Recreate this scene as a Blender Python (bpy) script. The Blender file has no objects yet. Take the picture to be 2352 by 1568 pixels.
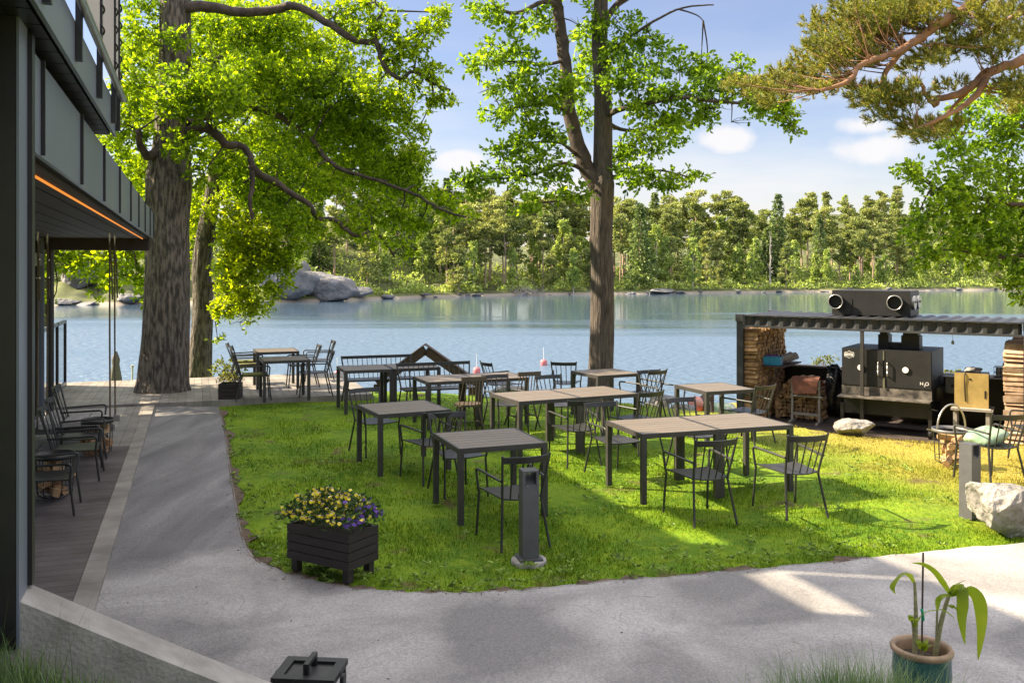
import bpy, math, random
import numpy as np
from mathutils import Vector, Matrix
from mathutils.geometry import tessellate_polygon
S = bpy.context.scene
C = S.collection
R = math.radians
random.seed(7)
rng = np.random.default_rng(11)

# ------------------------------------------------------------------ camera, sky, sun, exposure
HC, F = 2.47, 2100.0            # eye height, focal length in units of a 2352 wide picture
HZ = 618.0                      # horizon row of that picture
cam = bpy.data.cameras.new('camera'); co = bpy.data.objects.new('camera', cam); C.objects.link(co)
co.location = (0, 0, HC); co.rotation_euler = (R(90), 0, 0)
cam.sensor_width = 36; cam.lens = F / 2352 * 36; cam.shift_y = -(784 - HZ) / 2352
cam.clip_start = .05; cam.clip_end = 6000
S.camera = co
SUN_EL, SUN_AZ = R(37), Vector((-.985, .172, 0)).normalized()     # horizontal direction towards the sun
sd = bpy.data.lights.new('sun', 'SUN'); so = bpy.data.objects.new('sun', sd); C.objects.link(so)
sd.energy = 5.0; sd.angle = R(.5); sd.color = (1, .84, .60)
_d = -(SUN_AZ * math.cos(SUN_EL) + Vector((0, 0, math.sin(SUN_EL))))
so.rotation_euler = _d.to_track_quat('-Z', 'Y').to_euler()
W = bpy.data.worlds.new('World'); S.world = W; W.use_nodes = True
nt = W.node_tree; N = nt.nodes; L = nt.links
for n in list(N): N.remove(n)
out = N.new('ShaderNodeOutputWorld'); bg = N.new('ShaderNodeBackground'); bg.inputs[1].default_value = .10
sky = N.new('ShaderNodeTexSky'); sky.sky_type = 'NISHITA'; sky.sun_disc = False
sky.sun_elevation = SUN_EL; sky.sun_rotation = math.atan2(SUN_AZ.x, SUN_AZ.y)
sky.air_density = 1.2; sky.dust_density = .4; sky.ozone_density = 2.0
tc = N.new('ShaderNodeTexCoord')
mp = N.new('ShaderNodeMapping'); mp.inputs['Scale'].default_value = (1.2, 1.2, 5.5); mp.inputs['Location'].default_value = (.35, 0, .2)
nz = N.new('ShaderNodeTexNoise'); nz.inputs['Scale'].default_value = 2.6; nz.inputs['Detail'].default_value = 7; nz.inputs['Roughness'].default_value = .55
L.new(tc.outputs['Generated'], mp.inputs[0]); L.new(mp.outputs[0], nz.inputs[0])
cr = N.new('ShaderNodeValToRGB'); cr.color_ramp.elements[0].position = .40; cr.color_ramp.elements[1].position = .72
L.new(nz.outputs[0], cr.inputs[0])
sep = N.new('ShaderNodeSeparateXYZ'); L.new(tc.outputs['Generated'], sep.inputs[0])
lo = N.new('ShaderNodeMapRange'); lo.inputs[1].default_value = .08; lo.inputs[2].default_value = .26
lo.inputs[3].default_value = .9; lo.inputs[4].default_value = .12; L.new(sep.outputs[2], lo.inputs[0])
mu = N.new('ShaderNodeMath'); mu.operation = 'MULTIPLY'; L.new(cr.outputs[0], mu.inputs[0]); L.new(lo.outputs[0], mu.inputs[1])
def sky_puff(direction, rad, prev):
    """a small cumulus at a fixed direction of the sky, with a noisy edge"""
    d = Vector(direction).normalized()
    vm = N.new('ShaderNodeVectorMath'); vm.operation = 'SUBTRACT'; L.new(tc.outputs['Generated'], vm.inputs[0]); vm.inputs[1].default_value = d
    m2 = N.new('ShaderNodeVectorMath'); m2.operation = 'MULTIPLY'; L.new(vm.outputs[0], m2.inputs[0]); m2.inputs[1].default_value = (1, 1, 2.3)
    ln = N.new('ShaderNodeVectorMath'); ln.operation = 'LENGTH'; L.new(m2.outputs[0], ln.inputs[0])
    n2 = N.new('ShaderNodeTexNoise'); n2.inputs['Scale'].default_value = 22; n2.inputs['Detail'].default_value = 6; L.new(tc.outputs['Generated'], n2.inputs[0])
    a = N.new('ShaderNodeMath'); a.operation = 'MULTIPLY_ADD'; L.new(n2.outputs[0], a.inputs[0]); a.inputs[1].default_value = rad * 1.5; L.new(ln.outputs[1], a.inputs[2])
    mr = N.new('ShaderNodeMapRange'); mr.interpolation_type = 'SMOOTHSTEP'; L.new(a.outputs[0], mr.inputs[0])
    mr.inputs[1].default_value = rad * 1.75; mr.inputs[2].default_value = rad * 1.15; mr.inputs[3].default_value = 0; mr.inputs[4].default_value = .95
    mx = N.new('ShaderNodeMath'); mx.operation = 'MAXIMUM'; L.new(prev, mx.inputs[0]); L.new(mr.outputs[0], mx.inputs[1])
    return mx.outputs[0]
fac = mu.outputs[0]
def sdir(px, py): return ((px - 1176) / F, 1, (HZ - py) / F)
for px, py, r in ((1055, 372, .035), (2010, 345, .05), (1670, 318, .045), (1990, 290, .03), (1330, 430, .05)):
    fac = sky_puff(sdir(px, py), r, fac)
gr_ = N.new('ShaderNodeMixRGB'); gr_.blend_type = 'MULTIPLY'; gr_.inputs[0].default_value = 1; L.new(sky.outputs[0], gr_.inputs[1]); gr_.inputs[2].default_value = (.56, .495, .555, 1)
mix = N.new('ShaderNodeMixRGB'); L.new(fac, mix.inputs[0]); L.new(gr_.outputs[0], mix.inputs[1]); mix.inputs[2].default_value = (3.15, 3.1, 3.15, 1)
# broken bright cloud cover added higher up, out of view, to lift ambient light
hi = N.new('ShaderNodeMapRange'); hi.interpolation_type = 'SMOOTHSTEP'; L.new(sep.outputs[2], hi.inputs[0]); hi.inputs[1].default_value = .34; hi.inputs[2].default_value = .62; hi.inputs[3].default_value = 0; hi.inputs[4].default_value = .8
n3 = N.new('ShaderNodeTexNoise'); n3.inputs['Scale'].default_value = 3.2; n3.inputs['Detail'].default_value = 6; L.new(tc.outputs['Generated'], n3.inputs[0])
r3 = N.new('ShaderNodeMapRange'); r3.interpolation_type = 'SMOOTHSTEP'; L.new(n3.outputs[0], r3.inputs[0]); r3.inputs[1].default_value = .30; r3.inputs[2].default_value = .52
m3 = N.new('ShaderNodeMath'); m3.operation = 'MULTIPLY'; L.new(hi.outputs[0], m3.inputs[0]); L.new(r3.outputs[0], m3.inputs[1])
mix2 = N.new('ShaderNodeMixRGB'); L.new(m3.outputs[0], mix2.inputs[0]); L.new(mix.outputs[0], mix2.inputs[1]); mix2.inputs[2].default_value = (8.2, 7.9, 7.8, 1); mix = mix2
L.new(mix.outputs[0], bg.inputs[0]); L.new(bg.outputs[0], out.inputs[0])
S.view_settings.view_transform = 'Standard'; S.view_settings.look = 'None'
S.view_settings.gamma = 1; S.view_settings.exposure = 1.65
S.cycles.max_bounces = 6; S.cycles.transparent_max_bounces = 12; S.cycles.caustics_reflective = False; S.cycles.caustics_refractive = False

# ------------------------------------------------------------------ helpers
def P(px, py, Y):               # point at distance Y seen at (px,py)
    return Vector(((px - 1176) * Y / F, Y, HC - (py - HZ) * Y / F))
def G(px, py, z=0.):            # point of the plane at height z seen at (px,py)
    Y = F * (HC - z) / (py - HZ)
    return Vector(((px - 1176) * Y / F, Y, z))
def mat(name, col, rough=.7, var=.25, scale=6., bump=0., bscale=40., metal=0., spec=.5, stretch=None, col2=None, island=0., coord='Object', bdist=.02):
    m = bpy.data.materials.new(name); m.use_nodes = True
    t = m.node_tree; n = t.nodes; l = t.links; b = n['Principled BSDF']
    b.inputs['Roughness'].default_value = rough; b.inputs['Metallic'].default_value = metal
    b.inputs['Specular IOR Level'].default_value = spec
    tcn = n.new('ShaderNodeTexCoord'); vec = tcn.outputs[coord]
    if stretch:
        mpn = n.new('ShaderNodeMapping'); mpn.inputs['Scale'].default_value = stretch; l.new(vec, mpn.inputs[0]); vec = mpn.outputs[0]
    nz = n.new('ShaderNodeTexNoise'); nz.inputs['Scale'].default_value = scale; nz.inputs['Detail'].default_value = 6; nz.inputs['Roughness'].default_value = .6
    l.new(vec, nz.inputs[0])
    c2 = col2 or [c * (1 - var) for c in col]; c1 = col if col2 else [min(1, c * (1 + var)) for c in col]
    rp = n.new('ShaderNodeValToRGB'); e = rp.color_ramp.elements
    e[0].position = .33; e[1].position = .67; e[0].color = (*c2, 1); e[1].color = (*c1, 1)
    l.new(nz.outputs[0], rp.inputs[0]); o = rp.outputs[0]
    if island:
        g = n.new('ShaderNodeNewGeometry'); hs = n.new('ShaderNodeHueSaturation')
        mr = n.new('ShaderNodeMapRange'); mr.inputs[3].default_value = 1 - island; mr.inputs[4].default_value = 1 + island
        l.new(g.outputs['Random Per Island'], mr.inputs[0]); l.new(mr.outputs[0], hs.inputs['Value']); l.new(o, hs.inputs['Color']); o = hs.outputs[0]
    l.new(o, b.inputs['Base Color'])
    if bump:
        n2 = n.new('ShaderNodeTexNoise'); n2.inputs['Scale'].default_value = bscale; n2.inputs['Detail'].default_value = 8; l.new(vec, n2.inputs[0])
        bp = n.new('ShaderNodeBump'); bp.inputs['Strength'].default_value = bump; bp.inputs['Distance'].default_value = bdist
        l.new(n2.outputs[0], bp.inputs['Height']); l.new(bp.outputs[0], b.inputs['Normal'])
    return m
def leafmat(name, col, col2, trans, scale=.6, island=.48, rough=.55, tmix=.5):
    m = bpy.data.materials.new(name); m.use_nodes = True
    t = m.node_tree; n = t.nodes; l = t.links
    for x in list(n): n.remove(x)
    o = n.new('ShaderNodeOutputMaterial'); g = n.new('ShaderNodeNewGeometry')
    nz = n.new('ShaderNodeTexNoise'); nz.inputs['Scale'].default_value = scale; nz.inputs['Detail'].default_value = 3; l.new(g.outputs['Position'], nz.inputs[0])
    ad = n.new('ShaderNodeMath'); ad.operation = 'MULTIPLY_ADD'; l.new(g.outputs['Random Per Island'], ad.inputs[0]); ad.inputs[1].default_value = .5; 
    sb = n.new('ShaderNodeMath'); sb.operation = 'SUBTRACT'; l.new(nz.outputs[0], sb.inputs[0]); sb.inputs[1].default_value = .25; l.new(sb.outputs[0], ad.inputs[2])
    rp = n.new('ShaderNodeValToRGB'); e = rp.color_ramp.elements; e[0].position = .2; e[1].position = .8; e[0].color = (*col, 1); e[1].color = (*col2, 1); l.new(ad.outputs[0], rp.inputs[0])
    hs = n.new('ShaderNodeHueSaturation'); mr = n.new('ShaderNodeMapRange'); mr.inputs[3].default_value = 1 - island; mr.inputs[4].default_value = 1 + island
    l.new(g.outputs['Random Per Island'], mr.inputs[0]); l.new(mr.outputs[0], hs.inputs['Value']); l.new(rp.outputs[0], hs.inputs['Color'])
    b = n.new('ShaderNodeBsdfPrincipled'); b.inputs['Roughness'].default_value = rough; l.new(hs.outputs[0], b.inputs['Base Color']); b.inputs['Specular IOR Level'].default_value = .35
    tr = n.new('ShaderNodeBsdfTranslucent'); mc = n.new('ShaderNodeMixRGB'); mc.blend_type = 'MULTIPLY'; mc.inputs[0].default_value = 1; l.new(hs.outputs[0], mc.inputs[1]); mc.inputs[2].default_value = (*trans, 1); l.new(mc.outputs[0], tr.inputs[0])
    ms = n.new('ShaderNodeMixShader'); ms.inputs[0].default_value = tmix; l.new(b.outputs[0], ms.inputs[1]); l.new(tr.outputs[0], ms.inputs[2]); l.new(ms.outputs[0], o.inputs[0])
    return m
def tag(o, label=None, cat=None, group=None, kind=None):
    if label: o['label'] = label
    if cat: o['category'] = cat
    if group: o['group'] = group
    if kind: o['kind'] = kind
    return o
def link(name, me, m, parent=None):
    o = bpy.data.objects.new(name, me); C.objects.link(o)
    if m is not None and not me.materials: me.materials.append(m)
    if parent is not None: o.parent = parent
    return o
def empty(name, loc, rz, label, cat, group=None):
    o = bpy.data.objects.new(name, None); C.objects.link(o); o.location = loc; o.rotation_euler = (0, 0, rz); o.empty_display_size = .1
    return tag(o, label, cat, group)
def copy_tree(o, parent=None):
    c = o.copy(); C.objects.link(c)
    if parent is not None: c.parent = parent
    for ch in list(o.children): copy_tree(ch, c)
    return c
def npmesh(name, V, Fs, smooth=False):
    """V (n,3); Fs list of (m,k) index arrays"""
    me = bpy.data.meshes.new(name); me.vertices.add(len(V)); me.vertices.foreach_set('co', np.asarray(V, dtype=np.float32).ravel())
    tot = sum(f.size for f in Fs); npol = sum(len(f) for f in Fs)
    me.loops.add(tot); me.polygons.add(npol)
    me.loops.foreach_set('vertex_index', np.concatenate([f.ravel() for f in Fs]).astype(np.int32))
    st = []; p = 0
    for f in Fs:
        st.append(np.arange(len(f)) * f.shape[1] + p); p += f.size
    me.polygons.foreach_set('loop_start', np.concatenate(st).astype(np.int32))
    if smooth: me.polygons.foreach_set('use_smooth', np.ones(npol, dtype=bool))
    me.update(calc_edges=True); me.validate()
    return me
class MB:
    def __init__(s): s.v = []; s.f = []; s.sm = []
    def add(s, vs, fs, smooth=False):
        k = len(s.v); s.v += [tuple(v) for v in vs]; s.f += [tuple(i + k for i in f) for f in fs]; s.sm += [smooth] * len(fs); return s
    def box(s, a, b, bev=0.):
        x0, y0, z0 = a; x1, y1, z1 = b
        return s.add([(x0,y0,z0),(x1,y0,z0),(x1,y1,z0),(x0,y1,z0),(x0,y0,z1),(x1,y0,z1),(x1,y1,z1),(x0,y1,z1)],
                     [(3,2,1,0),(4,5,6,7),(0,1,5,4),(1,2,6,5),(2,3,7,6),(3,0,4,7)])
    def beam(s, p, q, w, h, up=(0,0,1)):
        p = Vector(p); q = Vector(q); d = (q - p).normalized(); sd = d.cross(Vector(up))
        if sd.length < 1e-4: sd = d.cross(Vector((0, 1, 0)))
        sd.normalize(); u = sd.cross(d).normalized(); sd *= w / 2; u *= h / 2
        return s.add([p-sd-u, p+sd-u, p+sd+u, p-sd+u, q-sd-u, q+sd-u, q+sd+u, q-sd+u], [(0,1,2,3),(7,6,5,4),(0,4,5,1),(1,5,6,2),(2,6,7,3),(3,7,4,0)])
    def tube(s, pts, rad, n=8, cap=True, smooth=True, jit=0., rnd=None):
        pts = [Vector(p) for p in pts]
        if not hasattr(rad, '__len__'): rad = [rad] * len(pts)
        vs = []; prev = None
        for i, p in enumerate(pts):
            t = (pts[min(i+1, len(pts)-1)] - pts[max(i-1, 0)]).normalized()
            if prev is None:
                a = Vector((0,0,1)) if abs(t.z) < .9 else Vector((1,0,0)); x = t.cross(a).normalized()
            else:
                x = prev - t * prev.dot(t); x = x.normalized() if x.length > 1e-6 else t.orthogonal().normalized()
            prev = x; y = t.cross(x)
            for k in range(n):
                a = 2*math.pi*k/n; r = rad[i] * (1 + (rnd.uniform(-jit, jit) if rnd else 0))
                vs.append(p + x*(math.cos(a)*r) + y*(math.sin(a)*r))
        fs = [(i*n+k, i*n+(k+1)%n, (i+1)*n+(k+1)%n, (i+1)*n+k) for i in range(len(pts)-1) for k in range(n)]
        s.add(vs, fs, smooth)
        if cap: s.add(vs[:n][::-1], [tuple(range(n))]); s.add(vs[-n:], [tuple(range(n))])
        return s
    def lathe(s, prof, n=24, c=(0,0,0), smooth=True):
        vs = [(c[0]+r*math.cos(2*math.pi*k/n), c[1]+r*math.sin(2*math.pi*k/n), c[2]+z) for r, z in prof for k in range(n)]
        fs = [(i*n+k, i*n+(k+1)%n, (i+1)*n+(k+1)%n, (i+1)*n+k) for i in range(len(prof)-1) for k in range(n)]
        return s.add(vs, fs, smooth)
    def prism(s, poly, z0, z1):
        n = len(poly); vs = [(x, y, z0) for x, y in poly] + [(x, y, z1) for x, y in poly]
        return s.add(vs, [tuple(range(n))[::-1], tuple(range(n, 2*n))] + [(i, (i+1)%n, n+(i+1)%n, n+i) for i in range(n)])
    def xf(s, M):
        s.v = [tuple(M @ Vector(v)) for v in s.v]; return s
    def build(s, name, m, parent=None):
        me = bpy.data.meshes.new(name); me.from_pydata(s.v, [], s.f); me.polygons.foreach_set('use_smooth', s.sm); me.update()
        return link(name, me, m, parent)
def sheet(name, poly, z, m, label=None):
    vs = [Vector((x, y, z)) for x, y in poly]; tri = tessellate_polygon([vs])
    fs = []
    for t in tri:
        a, b, c = (vs[i] for i in t)
        fs.append(tuple(t) if (b - a).cross(c - a).z > 0 else tuple(t)[::-1])
    mb = MB(); mb.add(vs, fs); return mb.build(name, m)
def spline(pts, n=5):
    pts = [Vector(p) for p in pts]; out = []
    for i in range(len(pts)-1):
        a = pts[max(i-1,0)]; b = pts[i]; c = pts[i+1]; d = pts[min(i+2,len(pts)-1)]
        for k in range(n):
            t = k/n; out.append(.5*((2*b)+(c-a)*t+(2*a-5*b+4*c-d)*t*t+(3*b-a-3*c+d)*t**3))
    return out + [pts[-1]]
def inpoly(X, Y, poly):
    c = np.zeros(len(X), bool); j = len(poly)-1
    for i in range(len(poly)):
        xi, yi = poly[i]; xj, yj = poly[j]
        if yi != yj:
            c ^= ((yi > Y) != (yj > Y)) & (X < (xj-xi)*(Y-yi)/(yj-yi)+xi)
        j = i
    return c
def fnoise(p, sc=1.):
    x, y, z = p[:,0]*sc, p[:,1]*sc, p[:,2]*sc
    return (np.sin(1.7*x+2.1*np.sin(1.3*y+z))+np.sin(2.3*y+1.9*np.sin(1.1*z-x))+np.sin(2.9*z+1.7*np.sin(1.9*x+.7*y)))/3
def rot_frames(d, rg):
    """for unit directions d (n,3) a perpendicular frame with a random roll"""
    a = rg.normal(size=d.shape); x = np.cross(d, a); x /= np.linalg.norm(x, axis=1)[:,None]+1e-9
    return x, np.cross(d, x)
def ss(a, b, x):
    t = np.clip((x-a)/(b-a), 0, 1); return t*t*(3-2*t)

# ------------------------------------------------------------------ materials
M = {}
M['black'] = mat('black_metal', (.012, .012, .014), .45, .3, 8, .1, 60)
M['chair'] = mat('chair_metal', (.028, .027, .026), .42, .2, 9)
M['frame'] = mat('table_frame_metal', (.035, .032, .030), .5, .2, 9)
M['slat'] = mat('table_slats', (.155, .126, .098), .5, .16, 7, .12, 60, stretch=(.6, 9, 9), island=.07)
M['grey'] = mat('grey_cladding', (.155, .175, .22), .34, .07, 2, .02, 20, stretch=(1, 1, .4))
M['dark'] = mat('dark_panel', (.014, .012, .013), .4, .3, 5)
M['soffit'] = mat('soffit_boards', (.035, .022, .016), .6, .35, 3, .2, 20, stretch=(1, 8, 1))
M['steel'] = mat('brushed_steel', (.45, .43, .40), .32, .1, 10, metal=.9)
M['fabric'] = mat('white_fabric', (.72, .68, .64), .9, .05, 3, .05, 120)
_n = M['fabric'].node_tree; _t = _n.nodes.new('ShaderNodeBsdfTranslucent'); _t.inputs[0].default_value = (.70, .64, .62, 1); _m = _n.nodes.new('ShaderNodeMixShader'); _m.inputs[0].default_value = .45
_n.links.new(_n.nodes['Principled BSDF'].outputs[0], _m.inputs[1]); _n.links.new(_t.outputs[0], _m.inputs[2]); _n.links.new(_m.outputs[0], _n.nodes['Material Output'].inputs[0])
M['concrete'] = mat('concrete', (.40, .375, .34), .85, .28, 5, .35, 55, col2=(.25, .23, .205))
M['rock'] = mat('rock', (.40, .375, .34), .85, .3, 3.2, 1., 9, col2=(.15, .14, .13), bdist=.08)
M['rockgrey'] = mat('rock_grey', (.25, .245, .25), .85, .3, .6, 1., 1.6, col2=(.12, .115, .11), bdist=.35)
M['planter'] = mat('planter_wood', (.022, .015, .014), .6, .35, 6, .3, 40, stretch=(1, 1, 6))
M['rope'] = mat('rope', (.16, .12, .08), .9, .3, 60, .3, 200)
M['greywood'] = mat('weathered_wood', (.27, .245, .22), .75, .3, 4, .35, 30, stretch=(1, 9, 9), island=.12)
M['palewood'] = mat('bleached_wood', (.42, .39, .36), .8, .25, 5, .3, 30, stretch=(9, 1, 9), island=.1)
M['brownwood'] = mat('brown_wood', (.07, .042, .03), .75, .3, 4, .3, 30, stretch=(2, 2, 6))
M['log'] = mat('split_log', (.48, .30, .15), .8, .35, 9, .3, 60, island=.45, col2=(.23, .13, .065))
M['bark'] = mat('oak_bark', (.19, .158, .13), .9, .3, 7, 1., 9, stretch=(2.5, 2.5, .55), col2=(.05, .042, .036), bdist=.09)
_r = [x for x in M['bark'].node_tree.nodes if x.type == 'VALTORGB'][0].color_ramp.elements; _r[0].position = .42; _r[1].position = .58
M['bark2'] = mat('young_oak_bark', (.14, .112, .09), .9, .3, 13, 1., 16, stretch=(2.4, 2.4, .3), col2=(.035, .028, .024), bdist=.05)
M['barkdark'] = mat('oak_branch_bark', (.10, .075, .06), .9, .3, 6, .8, 14, col2=(.035, .026, .022))
M['pinebark'] = mat('pine_bark', (.36, .19, .10), .85, .3, 5, .8, 12, col2=(.19, .10, .06))
M['trunkfar'] = mat('far_trunk', (.42, .30, .22), .9, .3, 1.5)
M['birchfar'] = mat('birch_trunk', (.5, .46, .42), .8, .3, 3)
M['oakleaf'] = leafmat('oak_leaf', (.105, .205, .010), (.25, .34, .018), (2.2, 2.0, .4), .55, tmix=.6)
M['oakleaf2'] = leafmat('young_oak_leaf', (.10, .195, .016), (.215, .315, .03), (2.1, 2.0, .5), .6, tmix=.55)
M['lime'] = leafmat('maple_leaf', (.14, .235, .010), (.29, .36, .018), (2.1, 1.9, .4), .6, tmix=.6)
M['shrub'] = leafmat('shrub_leaf', (.10, .13, .02), (.22, .22, .05), (1.3, 1.3, .5), 2)
M['needle'] = leafmat('pine_needle', (.14, .18, .04), (.33, .32, .08), (1.2, 1.2, .5), 1.2, tmix=.35)
M['needle_red'] = mat('pine_flower', (.62, .34, .07), .7, .2)
M['flowerleaf'] = leafmat('pansy_leaf', (.03, .07, .02), (.06, .11, .03), (1.2, 1.3, .6), 3, tmix=.3)
M['weed'] = leafmat('weed_leaf', (.14, .23, .04), (.24, .33, .06), (1.3, 1.3, .6), 3, tmix=.35)
M['edge'] = mat('bare_soil', (.15, .105, .07), .95, .4, 9, .6, 60, col2=(.055, .038, .026)); M['litter'] = mat('dry_leaf', (.22, .15, .07), .8, .4, 20, island=.5)
M['yellow'] = mat('yellow_petal', (.92, .74, .03), .6, .1, 20)
M['violet'] = mat('violet_petal', (.16, .07, .38), .6, .35, 20)
M['white'] = mat('white_petal', (.75, .72, .70), .6, .1, 20)
M['farpine'] = leafmat('far_pine', (.12, .18, .055), (.41, .43, .165), (1.2, 1.2, .6), .12, tmix=.35)
M['farspruce'] = leafmat('far_spruce', (.075, .13, .045), (.26, .33, .10), (1.2, 1.2, .6), .12, tmix=.3)
M['farbirch'] = leafmat('far_birch', (.25, .34, .08), (.46, .54, .15), (1.3, 1.3, .6), .12, tmix=.35)
M['deadwood'] = mat('dead_wood', (.40, .36, .32), .9, .2, 3)
M['soil'] = mat('soil', (.045, .03, .022), .95, .4, 20, .5, 60)

def water_mat():
    m = bpy.data.materials.new('lake_water'); m.use_nodes = True; t = m.node_tree; n = t.nodes; l = t.links; b = n['Principled BSDF']
    b.inputs['Base Color'].default_value = (.085, .14, .21, 1); b.inputs['Roughness'].default_value = .06; b.inputs['IOR'].default_value = 1.5
    g = n.new('ShaderNodeNewGeometry')
    def wave(sc, dist, det, rot=0):
        mpn = n.new('ShaderNodeMapping'); mpn.inputs['Scale'].default_value = sc; mpn.inputs['Rotation'].default_value = (0, 0, rot); l.new(g.outputs['Position'], mpn.inputs[0])
        q = n.new('ShaderNodeTexNoise'); q.inputs['Scale'].default_value = 1; q.inputs['Detail'].default_value = det; l.new(mpn.outputs[0], q.inputs[0]); return q
    w1 = wave((2.0, 4.2, 1), .1, 4, .25); w2 = wave((.018, .09, 1), 1, 6, .1)
    sp = n.new('ShaderNodeSeparateXYZ'); l.new(g.outputs['Position'], sp.inputs[0])
    # wind-ruffled near water, sheltered calm water along the far shore, broken by streaks
    ad = n.new('ShaderNodeMath'); ad.operation = 'MULTIPLY_ADD'; l.new(w2.outputs[0], ad.inputs[0]); ad.inputs[1].default_value = -100; l.new(sp.outputs[1], ad.inputs[2])
    mr = n.new('ShaderNodeMapRange'); mr.interpolation_type = 'SMOOTHSTEP'; l.new(ad.outputs[0], mr.inputs[0]); mr.inputs[1].default_value = 8; mr.inputs[2].default_value = 44; mr.inputs[3].default_value = 1.0; mr.inputs[4].default_value = .035
    bp = n.new('ShaderNodeBump'); bp.inputs['Distance'].default_value = .25; l.new(w1.outputs[0], bp.inputs['Height']); l.new(mr.outputs[0], bp.inputs['Strength']); rg_ = n.new('ShaderNodeMapRange'); l.new(mr.outputs[0], rg_.inputs[0]); rg_.inputs[3].default_value = .03; rg_.inputs[4].default_value = .36; l.new(rg_.outputs[0], b.inputs['Roughness']); l.new(bp.outputs[0], b.inputs['Normal'])
    return m
M['water'] = water_mat()

def ground_mat(name, blades=False):
    m = bpy.data.materials.new(name); m.use_nodes = True; t = m.node_tree; n = t.nodes; l = t.links; b = n['Principled BSDF']
    b.inputs['Roughness'].default_value = .8; b.inputs['Specular IOR Level'].default_value = .2
    g = n.new('ShaderNodeNewGeometry'); sp = n.new('ShaderNodeSeparateXYZ'); l.new(g.outputs['Position'], sp.inputs[0])
    def noise(s, d=4):
        q = n.new('ShaderNodeTexNoise'); q.inputs['Scale'].default_value = s; q.inputs['Detail'].default_value = d; l.new(g.outputs['Position'], q.inputs[0]); return q.outputs[0]
    def math_(op, a, c, e=None):
        q = n.new('ShaderNodeMath'); q.operation = op
        for i, x in enumerate((a, c, e)):
            if x is None: continue
            if isinstance(x, (int, float)): q.inputs[i].default_value = x
            else: l.new(x, q.inputs[i])
        return q.outputs[0]
    def mr(x, a, c, o0=0., o1=1.):
        q = n.new('ShaderNodeMapRange'); q.interpolation_type = 'SMOOTHSTEP'; l.new(x, q.inputs[0]); q.inputs[1].default_value = a; q.inputs[2].default_value = c; q.inputs[3].default_value = o0; q.inputs[4].default_value = o1; return q.outputs[0]
    def mix(f, a, c):
        q = n.new('ShaderNodeMixRGB'); l.new(f, q.inputs[0])
        for i, x in ((1, a), (2, c)):
            if isinstance(x, tuple): q.inputs[i].default_value = (*x, 1)
            else: l.new(x, q.inputs[i])
        return q.outputs[0]
    c = mix(mr(noise(1.3), .35, .65), (.078, .158, .006), (.140, .232, .007))
    c = mix(mr(noise(9), .45, .75, 0, .5), c, (.25, .30, .012))
    dryv = math_('ADD', math_('MULTIPLY_ADD', sp.outputs[1], .28, sp.outputs[0]), math_('MULTIPLY', noise(1.1), 2.6))
    c = mix(mr(dryv, 7.6, 11.0, 0, .8), c, (.37, .28, .055))
    bare = mr(noise(1.9, 6), .60, .70, 0, .8)
    c = mix(bare, c, (.13, .085, .05)) if not blades else mix(mr(noise(1.9, 6), .58, .70, 0, .6), c, (.22, .15, .06))
    if blades:
        hs = n.new('ShaderNodeHueSaturation'); v = mr(g.outputs['Random Per Island'], 0, 1, .6, 1.5); l.new(v, hs.inputs['Value']); l.new(c, hs.inputs['Color']); c = hs.outputs[0]
        tr = n.new('ShaderNodeBsdfTranslucent'); ms = n.new('ShaderNodeMixShader'); ms.inputs[0].default_value = .45; l.new(c, tr.inputs[0])
        l.new(b.outputs[0], ms.inputs[1]); l.new(tr.outputs[0], ms.inputs[2]); l.new(ms.outputs[0], n['Material Output'].inputs[0])
    l.new(c, b.inputs['Base Color'])
    if not blades:
        bp = n.new('ShaderNodeBump'); bp.inputs['Strength'].default_value = .8; bp.inputs['Distance'].default_value = .04; l.new(noise(25, 6), bp.inputs['Height']); l.new(bp.outputs[0], b.inputs['Normal'])
    return m
M['lawn'] = ground_mat('lawn_ground'); M['blade'] = ground_mat('grass_blades', True)

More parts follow.
